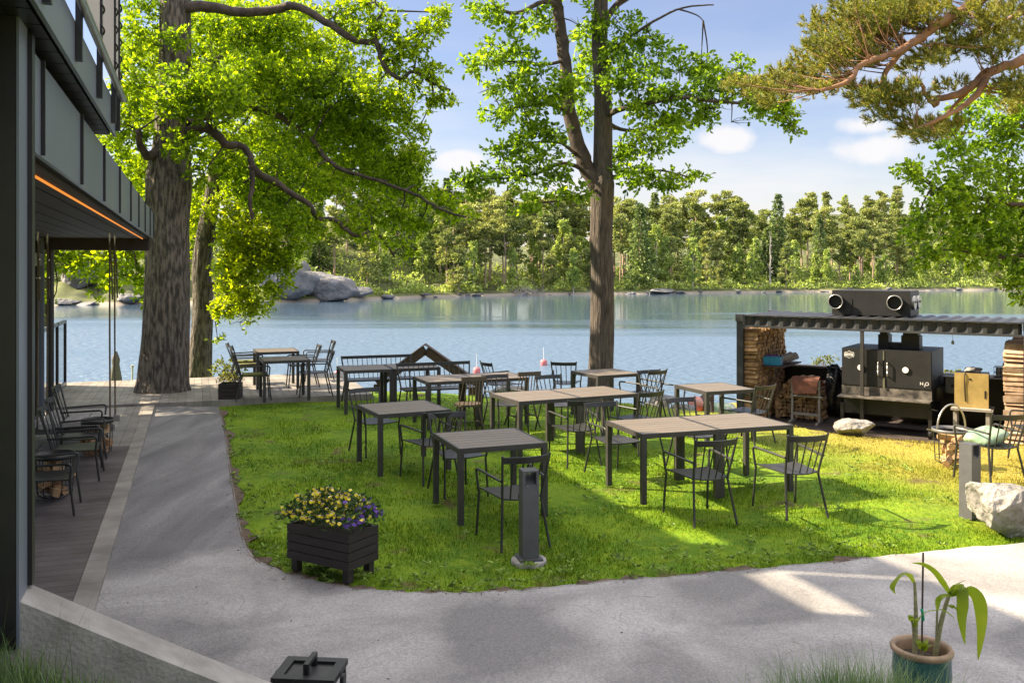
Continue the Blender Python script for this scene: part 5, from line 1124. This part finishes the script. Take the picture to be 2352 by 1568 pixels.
# young oak in the middle
t = thing_tree('oak_tree', 'tall young oak with a forked trunk at the lawn edge, right of centre')
YM = 17.6
def pm(x, y): return P(x, y, YM)
trunk_mesh('trunk', t, M['bark2'], [(pm(1377,965), .30), (pm(1378,920), .265), (pm(1380,860), .235), (pm(1383,760), .225), (pm(1384,620), .218), (pm(1381,560), .212), (pm(1383,470), .215), (pm(1383,425), .235), (pm(1384,390), .185), (pm(1385,300), .178), (pm(1384,200), .165), (pm(1377,100), .15), (pm(1380,0), .13), (pm(1385,-150), .10)], 8, 44, .05)
limbs = [LM([(1378,436,YM),(1352,395,YM),(1334,350,YM),(1312,280,YM),(1302,200,YM),(1294,120,YM),(1284,40,YM),(1270,-30,YM),(1255,-120,YM)], .17, .10),
         LM([(1290,20,YM),(1250,5,YM-.3),(1190,30,YM-.6),(1150,22,YM-.8),(1130,5,YM-.9)], .06, .02), LM([(1386,50,YM),(1420,10,YM+.2),(1470,-20,YM+.4)], .08, .05), LM([(1390,130,YM),(1440,90,YM-.4),(1500,50,YM-.7),(1570,18,YM-.9),(1640,12,YM-1)], .04, .012), LM([(1560,22,YM-.9),(1600,35,YM-.9),(1615,48,YM-.9)], .018, .008),
         LM([(1390,270,YM),(1420,252,YM-.4),(1480,240,YM-.8),(1560,225,YM-1.2),(1640,232,YM-1.5),(1720,238,YM-1.7),(1790,245,YM-1.8)], .065, .018), LM([(1392,280,YM),(1440,300,YM+.5),(1520,285,YM+.8),(1600,280,YM+1)], .05, .015),
         LM([(1300,255,YM),(1260,240,YM-.4),(1200,245,YM-.8),(1150,255,YM-1)], .05, .015), LM([(1298,140,YM),(1250,148,YM-.3),(1190,142,YM-.5),(1110,140,YM-.8)], .04, .012),
         LM([(1330,385,YM),(1290,375,YM-.3),(1230,400,YM-.6),(1150,410,YM-.8),(1060,412,YM-1)], .045, .012), LM([(1322,355,YM),(1290,330,YM-.4),(1240,325,YM-.8)], .04, .012), LM([(1400,408,YM),(1450,400,YM-.2),(1520,392,YM-.4),(1600,412,YM-.6)], .04, .012), LM([(1383,430,YM),(1340,450,YM-.5),(1290,460,YM-.9),(1220,470,YM-1.2)], .035, .01), LM([(1390,160,YM),(1420,110,YM+.4),(1450,70,YM+.8)], .05, .02)]
bl_ = [(1120,20,56,28,16.8),(1170,52,44,22,16.8),(1210,20,50,26,17.2),(1240,60,36,24,17.4),(1330,60,34,40,18.2),(1340,130,30,44,18.4),(1345,200,34,46,18.3),
       (1150,108,62,22,16.9),(1200,138,60,22,17),(1110,140,50,20,16.8),(1080,165,36,16,16.8),(1240,170,54,26,17.1),(1180,195,64,30,16.8),(1120,205,46,22,16.7),(1250,225,52,26,16.9),(1200,245,62,30,16.7),(1150,268,48,24,16.6),(1220,285,40,20,16.8),(1300,215,40,40,16.9),
       (1150,350,40,20,17),(1200,330,54,26,16.9),(1260,310,52,26,16.9),(1240,365,62,26,16.9),(1160,392,56,20,16.8),(1110,405,52,20,16.7),(1065,412,36,20,16.7),(1200,415,60,20,16.8),(1280,400,46,22,16.9),(1320,330,30,34,18.3),(1340,280,30,34,18.5),
       (1240,460,46,20,16.5),(1200,478,42,14,16.4),(1290,445,40,22,16.7),(1080,440,40,14,16.8),(1340,440,30,16,16.7),
       (1370,40,36,40,17.3),(1420,50,52,34,17.4),(1470,90,50,30,17.2),(1410,120,46,36,17.2),(1450,165,56,36,16.8),(1520,120,50,26,17.2),(1560,160,52,28,17),(1610,140,44,22,16.8),(1500,200,66,34,16.6),(1420,190,44,34,16.9),(1570,215,66,28,16.5),(1640,190,56,30,16.4),(1690,160,46,30,16.4),(1710,210,56,30,16.2),(1760,240,56,28,16),(1800,260,44,26,16),(1820,290,26,18,16),(1740,185,34,22,16.2),(1650,245,60,24,16.3),(1600,265,62,24,16.6),(1520,270,60,26,17),(1460,250,50,26,16.9),
       (1480,310,56,22,18),(1540,320,46,20,18.2),(1450,345,46,22,18),(1500,345,44,16,18),(1560,290,40,18,18.3),(1450,395,48,20,17.3),(1510,410,56,20,17.2),(1580,412,48,16,17.1),(1470,425,46,14,17.2),(1540,430,36,12,17.1),(1420,360,30,30,18.2),(1680,280,40,16,16.4),(1620,170,40,24,17.2),
       (1320,-70,110,60,17.6),(1450,-60,110,50,17.8),(1200,-80,100,50,17.2),(1560,-60,80,40,17.4),(1380,-190,140,70,17.6)]
blobs = [blob(*b) for b in bl_]
branch_mesh('branches', t, M['barkdark'], limbs, blobs, 45, .013)
crown('crown', t, blobs, 1300, .098, .054, M['oakleaf2'], 37, 8, .5)
# right-hand broadleaf tree
t = thing_tree('broadleaf_tree', 'broad-leaved green tree hanging in from the right edge above the shed')
trunk_mesh('trunk', t, M['bark'], [(Vector((11.6, 17.2, -1.3)), .34), (Vector((11.5, 17.2, 1)), .26), (Vector((11.3, 17.2, 4)), .22), (Vector((11.2, 17.2, 7)), .14)], 9, 30, .05)
bl_ = [(2110,400,44,30,16.5),(2080,385,30,16,16.4),(2160,440,60,40,16.6),(2130,500,46,34,16.5),(2100,540,36,22,16.4),(2170,540,60,44,16.8),(2130,590,34,30,16.5),(2220,400,70,50,16.8),(2260,480,70,56,17),(2230,570,60,44,16.8),(2300,560,60,56,17),(2330,640,34,40,16.8),(2320,400,60,60,17.2),(2200,330,50,40,17),(2270,310,60,50,17.2),(2330,290,50,50,17.4),(2210,260,36,40,17.4),(2190,480,50,40,16.6),(2350,690,24,14,16.6),(2330,520,40,60,17.2),(2400,450,70,90,17.4),(2400,600,60,60,17),(2290,230,60,40,17.6),(2380,250,70,70,17.6),(2480,350,100,140,17.5)]
blobs = [blob(*b) for b in bl_]
branch_mesh('branches', t, M['barkdark'], [LM([(2560,420,17.2),(2440,470,17.1),(2330,470,17),(2230,450,16.8),(2140,430,16.6)], .09, .02), LM([(2560,480,17.2),(2440,560,17),(2330,590,16.9),(2220,580,16.7)], .08, .02), LM([(2540,330,17.2),(2430,300,17.3),(2300,290,17.2)], .08, .02)], blobs, 55, .014)
crown('crown', t, blobs, 1200, .10, .058, M['oakleaf2'], 39, 8, .5)
# pine reaching in from the right
t = thing_tree('pine_tree', 'scots pine with orange limbs reaching in from the top right corner')
YP = 12.6
trunk_mesh('trunk', t, M['pinebark'], [(Vector((10.4, YP, -.4)), .30), (Vector((10.3, YP, 2)), .25), (Vector((10.2, YP, 5)), .22), (Vector((10.1, YP, 9)), .15)], 12, 30, .04)
Z3 = lambda x, y, Y: (1567.9 + x*.3333, y*.3333, Y)
limbs = [LM([Z3(3100,-500,YP),Z3(2600,-250,YP),Z3(2150,-60,YP),Z3(2000,30,YP),Z3(1850,120,YP-.1),Z3(1700,210,YP-.2),Z3(1630,270,YP-.3),Z3(1520,340,YP-.4),Z3(1400,390,YP-.5),Z3(1250,440,YP-.7),Z3(1100,580,YP-.8),Z3(950,620,YP-.9)], .10, .022), LM([Z3(1560,310,YP-.3),Z3(1480,390,YP-.3),Z3(1410,480,YP-.3),Z3(1370,580,YP-.3)], .05, .03),
         LM([Z3(3000,100,YP),Z3(2600,320,YP),Z3(2352,410,YP),Z3(2180,475,YP),Z3(2080,515,YP),Z3(2000,590,YP),Z3(1900,650,YP),Z3(1760,680,YP),Z3(1740,720,YP),Z3(1680,660,YP),Z3(1650,590,YP),Z3(1620,560,YP)], .085, .02), LM([Z3(2100,520,YP),Z3(2050,620,YP-.1),Z3(1950,720,YP-.2),Z3(1850,780,YP-.3),Z3(1700,850,YP-.4),Z3(1610,885,YP-.5)], .055, .015), LM([Z3(2000,600,YP),Z3(1880,720,YP+.1),Z3(1780,830,YP+.1),Z3(1700,870,YP)], .03, .012), LM([Z3(1710,850,YP-.3),Z3(1720,890,YP-.3),Z3(1750,905,YP-.3),Z3(1775,880,YP-.3)], .03, .02),
         LM([Z3(2800,-150,YP+.6),Z3(2352,80,YP+.6),Z3(2200,160,YP+.6),Z3(2060,240,YP+.6),Z3(1850,290,YP+.6)], .06, .015), LM([Z3(1630,295,YP-.3),Z3(1690,320,YP-.3),Z3(1740,295,YP-.3)], .02, .008)]
zb = [(330,590,40,40),(450,610,90,40),(560,640,110,60),(650,700,110,50),(640,560,100,60),(760,590,120,70),(850,560,110,60),(930,640,120,50),(760,480,90,40),(900,420,90,60),(870,340,70,40),(1000,480,130,60),(1060,380,130,70),(960,300,90,50),(900,150,50,40),(950,200,80,50),(1050,250,120,60),(1150,330,140,70),(1180,430,140,60),(1060,580,120,40),(1300,300,130,70),(1330,400,110,60),(1150,130,120,70),(1100,60,80,60),(1260,190,150,80),(1380,100,160,80),(1300,40,150,60),(1450,220,120,70),(1500,120,140,80),(1600,60,140,70),(1480,40,150,50),(1650,150,90,60),(1750,60,120,60),(1850,230,110,50),(1950,320,140,50),(1800,360,120,50),(1680,390,120,50),(1750,430,90,40),(1550,480,70,40),(2050,260,130,60),(2150,350,130,60),(2000,100,110,60),(2150,150,130,70),(2280,250,110,80),(2250,80,130,60),(1400,640,130,50),(1520,640,140,50),(1300,700,140,50),(1420,730,150,50),(1560,720,120,50),(1250,660,90,40),(1180,620,60,30),(1850,600,110,40),(1350,820,60,25),(1480,810,90,25),(1780,880,140,50),(1620,900,120,50),(1700,950,130,40),(1850,900,90,40),(1550,870,70,30),(2280,620,110,70),(2320,720,90,60),(2260,560,60,40),(2200,420,60,30),(2500,200,140,120),(2500,600,120,150),(1400,-80,250,60),(1800,-80,250,60),(2200,-80,250,60)]
rg = np.random.default_rng(91); Vs = []; Ps = []; Ds = []; Rs = []
for zx, zy, rx, ry in zb:
    c, r = blob(1567.9 + zx*.3333, zy*.3333, rx*.3333, ry*.3333, YP + rg.uniform(-.7, .5), .42); k = int(640*math.pi*r[0]*r[2]) + 6
    d = rg.normal(size=(k, 3)); d /= np.linalg.norm(d, axis=1)[:,None]; q = np.array(c) + d*(rg.uniform(0, 1, k)**.5)[:,None]*np.array(r); ax = d*.6 + np.array([-.45, -.1, .75]) + rg.normal(size=(k, 3))*.35; ax /= np.linalg.norm(ax, axis=1)[:,None]; Ps.append(q); Ds.append(ax)
p = np.concatenate(Ps); d = np.concatenate(Ds); NN = 26; k = len(p)
pp = np.repeat(p, NN, 0) + np.repeat(d, NN, 0)*rg.uniform(0, .10, (k*NN, 1)); dd = np.repeat(d, NN, 0) + rg.normal(size=(k*NN, 3))*.55; dd /= np.linalg.norm(dd, axis=1)[:,None]
x, y = rot_frames(dd, rg); w = .006; l_ = rg.uniform(.055, .095, (k*NN, 1))
V = np.stack([pp - x*w, pp + x*w, pp + dd*l_], 1).reshape(-1, 3); link('crown', npmesh('crown', V, [np.arange(len(V)).reshape(-1, 3)]), M['needle'], t)
sel = rg.random(k) < .42; mb_p = p[sel] + d[sel]*.09; q = np.repeat(d[sel], 1, 0); V, Fq = leafcards(mb_p, q, rg.uniform(.03, .06, len(mb_p)), np.full(len(mb_p), .018), rg, .8); link('pollen_cones', npmesh('pollen_cones', V, [Fq]), M['needle_red'], t)
mb = MB(); rd = random.Random(8)
for lp_, r0, r1 in limbs:
    q = spline(lp_, 4); kk = len(q); mb.tube([a + Vector((rd.uniform(-1,1), rd.uniform(-1,1), rd.uniform(-1,1)))*r0*.18 for a in q], [r0 + (r1-r0)*(i/(kk-1)) for i in range(kk)], 9, jit=.08, rnd=rd)
lpts = [a for l in limbs for a in spline(l[0], 4)]
for i in range(0, len(p), 14):
    a = Vector(p[i]); nr = min(lpts, key=lambda b: (b-a).length_squared)
    if (nr-a).length < 1.1: mb.tube(spline([nr, (nr+a)/2 + Vector((0, rd.uniform(-.05,.05), -.04)), a], 3), list(np.linspace(.009, .004, 7)), 4)
mb.build('branches', M['pinebark'], t)
# shrubs by the water
def shrub(name, px, py, rx, ry, Y, m, label, sd, ln=.09, wd=.045, group=None):
    t = thing_tree(name, label, 'shrub', group); bs = [blob(px + rx*a, py + ry*b, rx*.5, ry*.5, Y + c) for a, b, c in ((-.5,.2,0),(0,-.35,.2),(.5,.1,-.1),(.1,.4,-.2),(-.2,-.1,.3),(.4,-.4,.1))]
    crown('foliage', t, bs, 520, ln, wd, m, sd, 7, .8); bpt = P(px, py + ry*1.6, Y)
    branch_mesh('stems', t, M['barkdark'], [([bpt, (bpt + Vector(b[0]))/2, Vector(b[0])], .012, .006) for b in bs], [], sd)
    return t
shrub('shrub', 522, 848, 46, 32, 21.2, M['shrub'], 'pale yellow-green shrub behind the deck planter, right of the second oak', 61)
shrub('shrub', 1890, 826, 36, 12, 23.8, M['shrub'], 'small bright green bush behind the shed ledge left of the smoker', 62, .07, .04)
shrub('shrub', 2188, 855, 26, 10, 22.8, M['shrub'], 'low bright bush just right of the smoker, behind the shed', 63, .07, .04)

# ------------------------------------------------------------------ far shore: hills, rocks and forest
RK = np.array([-.75, -.5, -.40, -.27, -.18, -.085, 0, .15, .39, .56, .8]); YK = np.array([112, 118, 121, 124, 136, 151, 164, 172, 192, 207, 225])
def shoreY(r): return np.interp(r, RK, YK)
def hillz(r, tt):
    left = 1 - ss(-.13, -.02, r); right = ss(.12, .34, r)
    z = -2.6 + .55*np.clip(tt, 0, 2) + .03*np.clip(tt - 2, 0, 8)
    z = z + left*(.235*np.clip(tt - 5, 0, 62)) + (1-left)*(.07*np.clip(tt - 8, 0, 60)) + right*.15*np.clip(tt - 60, 0, 160) + (1-right)*(1-left)*.05*np.clip(tt-60, 0, 200)
    return z + .35*np.sin(r*90 + tt*.21)*ss(2, 8, tt) + .25*np.sin(r*230 - tt*.5)*ss(1, 6, tt)
rr = np.linspace(-.8, .85, 260); tt = np.concatenate([np.linspace(-3, 14, 30), np.linspace(16, 90, 40), np.linspace(100, 330, 16)])
RR, TT = np.meshgrid(rr, tt); YS = shoreY(RR) + .8*np.sin(RR*120) + .5*np.sin(RR*47); YY = YS + TT; ZZ = hillz(RR, TT); ny, nx = RR.shape; idx = np.arange(nx*ny).reshape(ny, nx)
M['hill'] = mat('forest_floor', (.13, .15, .032), .9, .3, .16, .6, 1.2, col2=(.035, .045, .016)); 
hm = M['hill']; n = hm.node_tree.nodes; l = hm.node_tree.links; g = n.new('ShaderNodeNewGeometry'); sp = n.new('ShaderNodeSeparateXYZ'); l.new(g.outputs['Position'], sp.inputs[0]); mr = n.new('ShaderNodeMapRange'); l.new(sp.outputs[2], mr.inputs[0]); mr.inputs[1].default_value = -1.98; mr.inputs[2].default_value = -1.72; mr.inputs[3].default_value = 1; mr.inputs[4].default_value = 0
mx = n.new('ShaderNodeMixRGB'); b = n['Principled BSDF']; src = b.inputs['Base Color'].links[0].from_socket; l.new(mr.outputs[0], mx.inputs[0]); l.new(src, mx.inputs[1]); mx.inputs[2].default_value = (.30, .255, .20, 1); l.new(mx.outputs[0], b.inputs['Base Color'])
tag(link('hills', npmesh('hills', np.stack([RR*YY, YY, ZZ], -1).reshape(-1, 3), [np.stack([idx[:-1,:-1], idx[:-1,1:], idx[1:,1:], idx[1:,:-1]], -1).reshape(-1, 4)], True), hm), kind='structure')
def hp(px, tt):
    r = (px - 1176)/F; Y = float(shoreY(r)) + tt; return Vector((r*Y, Y, float(hillz(np.array(r), np.array(tt)))))
for i, (px, tt_, sx, sy, sz, lb) in enumerate((
    (640, 4.5, 9.5, 6, 8.4, 'big smooth grey rock face on the far shore, leftmost part beside the oak leaves'), (722, 3.0, 11.5, 6, 6.4, 'rounded grey rock on the far shore sloping down to the water, largest of the outcrop'),
    (800, 2.0, 5.5, 3, 2.6, 'low pale rock at the right foot of the far outcrop'), (600, 1.0, 4.0, 3, .9, 'flat pale rock at the waterline left of the far outcrop'), (690, 10, 5.0, 4, 7.0, 'upper grey rock step above the far outcrop'),
    (1515, 1.5, 9.0, 4, 1.5, 'long pale rock on the far shore right of the young oak trunk'), (1060, .8, 5.0, 2.5, .7, 'flat dark rock on the far waterline below the tan pines'), (1190, .8, 4.0, 2, .7, 'small pale rock on the far waterline beside the driftwood'), (1950, .8, 6, 2.5, .7, 'low rock on the far shore above the duct box'),
    (150, 1.5, 5.0, 3.5, 1.2, 'low grey rock on the far shore between the posts under the canopy'), (205, 1.0, 4.5, 3, 1.0, 'striped grey rock on the far shore left of the swing ropes'), (300, 1.5, 5.5, 3.5, 2.2, 'rounded rock on the far shore just left of the big oak trunk'), (180, 12, 7, 5, 6.5, 'pinkish rock hump above the far shore under the canopy'))):
    q = hp(px, tt_); rock('shore_rock', (q.x, q.y, q.z - .35), (sx*1.1, sy, sz*.72), M['rockgrey'], lb, 100 + i, .2*i, 16, .10, 'far shore rocks', 4)
for i in range(46):
    px = rng.uniform(860, 2380); q = hp(px, rng.uniform(.2, 1.6)); s_ = rng.uniform(.5, 1.5)
    rock('shore_stone', (q.x, q.y, q.z - .15), (s_*1.6, s_, s_*.45), M['rockgrey'], 'small stone lying along the far waterline', 300 + i, rng.uniform(0, 3), 7, .05, 'small stones on the far waterline', 2, 'stone')

def far_cards(ps, ds, ln, wd, rg): return leafcards(ps, ds, ln, wd, rg, .2)
def norm(a): return a/ (np.linalg.norm(a, axis=1)[:,None] + 1e-9)
def proto_spruce(h, sd, dens=1.):
    rg = np.random.default_rng(sd); n = int(2600*dens*h/18); f = rg.uniform(0, 1, n)**1.25; z = h*(.07 + .93*f); lev = np.round(z/(.45)+rg.normal(0, .12, n))*.45; z = np.where(f < .9, lev, z)
    R_ = (h*.185)*(1 - z/h)**.85 + .12; a = rg.uniform(0, 6.28, n); R_ *= 1 + .42*np.sin(a*3 + lev*2.1 + sd) ; q = rg.uniform(.15, 1, n)**.7*R_
    p = np.stack([q*np.cos(a), q*np.sin(a), z - q*.30], 1); d = norm(np.stack([np.cos(a)*.8, np.sin(a)*.8, -.45 + 0*a], 1) + rg.normal(size=(n, 3))*.35)
    return far_cards(p, d, rg.uniform(.45, .95, n), rg.uniform(.2, .38, n), rg)
def proto_pine(h, sd, lowest=.42):
    rg = np.random.default_rng(sd); P_ = []; D_ = []; nb = 24
    for i in range(nb):
        f = rg.uniform(0, 1); z = h*(lowest + (.97-lowest)*f); R_ = h*.135*math.sin(min(1, .22 + .9*(1-f))*math.pi*.62)+.3; a = rg.uniform(0, 6.28); q = R_*rg.uniform(.3, 1); c = np.array([q*math.cos(a), q*math.sin(a), z]); r = np.array([1, 1, .36])*rg.uniform(.65, 1.3)*(.6 + .04*h*.6); k = int(115*r[0]*r[0]) + 16
        d = norm(rg.normal(size=(k, 3))); P_.append(c + d*r*(rg.uniform(.2, 1, (k, 1))**.5)); D_.append(norm(d + np.array([0, 0, .5]) + rg.normal(size=(k, 3))*.5))
    p = np.concatenate(P_); d = np.concatenate(D_); n = len(p); return far_cards(p, d, rg.uniform(.35, .7, n), rg.uniform(.2, .36, n), rg)
def proto_birch(h, sd):
    rg = np.random.default_rng(sd); P_ = []; nb = 40
    for i in range(nb):
        f = rg.uniform(0, 1); z = h*(.16 + .8*f); R_ = h*.15*math.sin((.12 + .88*(1-f)**.8)*math.pi*.72); a = rg.uniform(0, 6.28); q = R_*rg.uniform(.2, 1); r = np.array([.7, .7, 1.2])*h*.055*rg.uniform(.7, 1.3); k = 60
        P_.append(np.array([q*math.cos(a), q*math.sin(a), z]) + norm(rg.normal(size=(k, 3)))*r*(rg.uniform(.1, 1, (k, 1))**.5))
    p = np.concatenate(P_); n = len(p); d = norm(rg.normal(size=(n, 3)) + np.array([0, 0, -.6])); return far_cards(p, d, rg.uniform(.32, .62, n), rg.uniform(.2, .36, n), rg)
def trunk_far(h, r, sd, dead=False):
    rd = random.Random(sd); mb = MB(); mb.tube([(rd.uniform(-.15, .15)*(i > 0), rd.uniform(-.15, .15)*(i > 0), h*i/6 - .5*(i == 0)) for i in range(7)], [r*(1 - .8*i/6) for i in range(7)], 7)
    for i in range(26 if dead else 14):
        z = h*rd.uniform(.22, .93); a = rd.uniform(0, 6.28); q = h*(.10 if not dead else .09)*(1.1 - z/h); mb.tube([(0, 0, z), (q*.6*math.cos(a), q*.6*math.sin(a), z + rd.uniform(-.2, .3)), (q*math.cos(a), q*math.sin(a), z + rd.uniform(-.4, .5))], [r*.28, r*.2, r*.08], 4)
    return mb
protos = {}
def mk(kind, i):
    h = {'pine': (16.5, 18, 19, 15, 17.5), 'spruce': (18, 16, 19.5, 13), 'birch': (11, 13, 9, 14.5), 'young_pine': (9, 11, 12.5)}[kind][i]
    if kind == 'pine': V, Fq = proto_pine(h, 500 + i, .36 + .05*i); m, tm, r = M['farpine'], M['trunkfar'], .24
    elif kind == 'young_pine': V, Fq = proto_pine(h, 540 + i, .16); m, tm, r = M['farpine'], M['trunkfar'], .13
    elif kind == 'spruce': V, Fq = proto_spruce(h, 520 + i, 1. if i else .8); m, tm, r = M['farspruce'], M['trunkfar'], .18
    else: V, Fq = proto_birch(h, 560 + i); m, tm, r = M['farbirch'], M['birchfar'], .12
    cm = npmesh(kind + '_crown', V, [Fq]); cm.materials.append(m); tmb = trunk_far(h*.98, r, 580 + i)
    tme = bpy.data.meshes.new(kind + '_trunk'); tme.from_pydata(tmb.v, [], tmb.f); tme.polygons.foreach_set('use_smooth', tmb.sm); tme.materials.append(tm)
    return cm, tme, h
for kind, k in (('pine', 5), ('spruce', 4), ('birch', 4), ('young_pine', 3)): protos[kind] = [mk(kind, i) for i in range(k)]
FL = {'pine': ('far_pine', 'tall tan-topped pine in the forest across the lake', 'pine tree', 'pines across the lake'), 'spruce': ('far_spruce', 'dark pointed spruce in the forest across the lake', 'spruce tree', 'spruces across the lake'),
      'birch': ('far_birch', 'pale green birch in the forest across the lake', 'birch tree', 'birches across the lake'), 'young_pine': ('young_pine', 'young bushy pine near the far shore', 'pine tree', 'young pines near the far shore')}
def far_tree(kind, i, px, tt_, sc, label=None):
    cm, tm, h = protos[kind][i]; q = hp(px, tt_); nm, lb, cat, gr = FL[kind]
    e = empty(nm, (q.x, q.y, q.z - .1), rng.uniform(0, 6.28), label or lb, cat, None if label else gr); e.scale = (sc*rng.uniform(.9, 1.12),)*2 + (sc,)
    o = bpy.data.objects.new('crown', cm); C.objects.link(o); o.parent = e; o = bpy.data.objects.new('trunk', tm); C.objects.link(o); o.parent = e
rows = [(4, 74, ('birch', 'young_pine', 'birch'), .72), (9, 64, ('pine', 'birch', 'young_pine', 'birch'), .86), (17, 50, ('pine', 'birch', 'pine', 'spruce'), .93), (27, 38, ('pine', 'pine', 'spruce', 'birch'), .98), (38, 34, ('pine', 'spruce', 'pine', 'birch'), 1.03), (54, 40, ('pine', 'spruce', 'pine', 'pine'), 1.07)]
cnt = 0
for tt_, step, kinds, sc in rows:
    px = 590 + rng.uniform(0, 40)
    while px < 2420:
        kind = kinds[int(rng.integers(len(kinds)))]; i = int(rng.integers(len(protos[kind])))
        lf = px < 1000
        if not (lf and tt_ < 20 and rng.random() < .55) and not (lf and tt_ >= 20 and rng.random() < .1):
            far_tree(kind, i, px + rng.uniform(-18, 18), tt_ + rng.uniform(-3, 3.5) + (3 if lf else 0), sc*rng.uniform(.80, 1.08)*(.86 if px > 1900 else 1)); cnt += 1
        px += step*rng.uniform(.75, 1.25)*(1.15 if px > 2100 else 1)
for tt_ in (85, 120, 160, 200):
    for px in np.arange(1850 + rng.uniform(0, 30), 2380, 40):
        kind = ('pine', 'birch', 'birch', 'pine')[int(rng.integers(4))]; far_tree(kind, int(rng.integers(len(protos[kind]))), px + rng.uniform(-15, 15), tt_ + rng.uniform(-14, 14), rng.uniform(.75, .95)); cnt += 1
for px in (60, 105, 150, 190, 235, 280, 330, 90, 170, 250, 310, 370, 430, 500, 560):
    kind = ('spruce', 'birch', 'young_pine')[int(rng.integers(3))]; far_tree(kind, int(rng.integers(3)), px + rng.uniform(-12, 12), rng.uniform(9, 34), rng.uniform(.6, .9)); cnt += 1
# distinct trees
far_tree('spruce', 0, 1787, 24, 1.12, 'thin bare-topped spruce that rises above the forest skyline right of the young oak')
far_tree('pine', 2, 1160, 7, .92, 'bushy tan pine standing near the far shore left of the young oak')
far_tree('pine', 0, 1025, 6, .82, 'layered tan pine near the far shore below the oak branches')
far_tree('spruce', 2, 1470, 6, .86, 'tall olive spruce just right of the young oak trunk on the far shore')
t = thing_tree('dead_tree', 'bare pale dead tree on the far shore right of centre', 'dead tree'); q = hp(1770, 4); o = trunk_far(11.5, .2, 77, True).build('trunk', M['deadwood'], t); t.location = q
t = thing_tree('driftwood', 'tangle of pale driftwood branches on the far shore left of the young oak', 'driftwood'); q = hp(1215, .8); t.location = q; mb = MB(); rd = random.Random(5)
for i in range(40):
    a = rd.uniform(0, 6.28); x0 = rd.uniform(-3, 3); mb.tube([(x0, rd.uniform(-.6, .6), .1), (x0 + math.cos(a)*.9, rd.uniform(-.6, .6), rd.uniform(.4, 1.0)), (x0 + math.cos(a)*1.7, rd.uniform(-.8, .8), rd.uniform(.5, 1.9))], [.07, .05, .02], 5)
mb.build('branches', M['deadwood'], t)
# undergrowth
rg = np.random.default_rng(123); n = 34000; r = rg.uniform(-.32, .60, n); tt_ = 2.2 + rg.uniform(0, 1, n)**1.5*62; Yv = shoreY(r) + tt_; zz = hillz(r, tt_); hgt = np.clip(fnoise(np.stack([r*60, tt_*.25, 0*r], 1), 1.) + .35, 0, 1)*1.9
p = np.stack([r*Yv, Yv, zz + rg.uniform(0, 1, n)*hgt], 1); d = norm(rg.normal(size=(n, 3)) + np.array([0, 0, .6]))
kp = hgt > .05; p, d = p[kp], d[kp]; n = len(p)
tag(cards('undergrowth', p, d, rg.uniform(.4, .8, n), rg.uniform(.2, .4, n), M['farbirch'], None, rg), kind='stuff')
# reeds and bushes on the near bank edge
print('far trees', cnt)
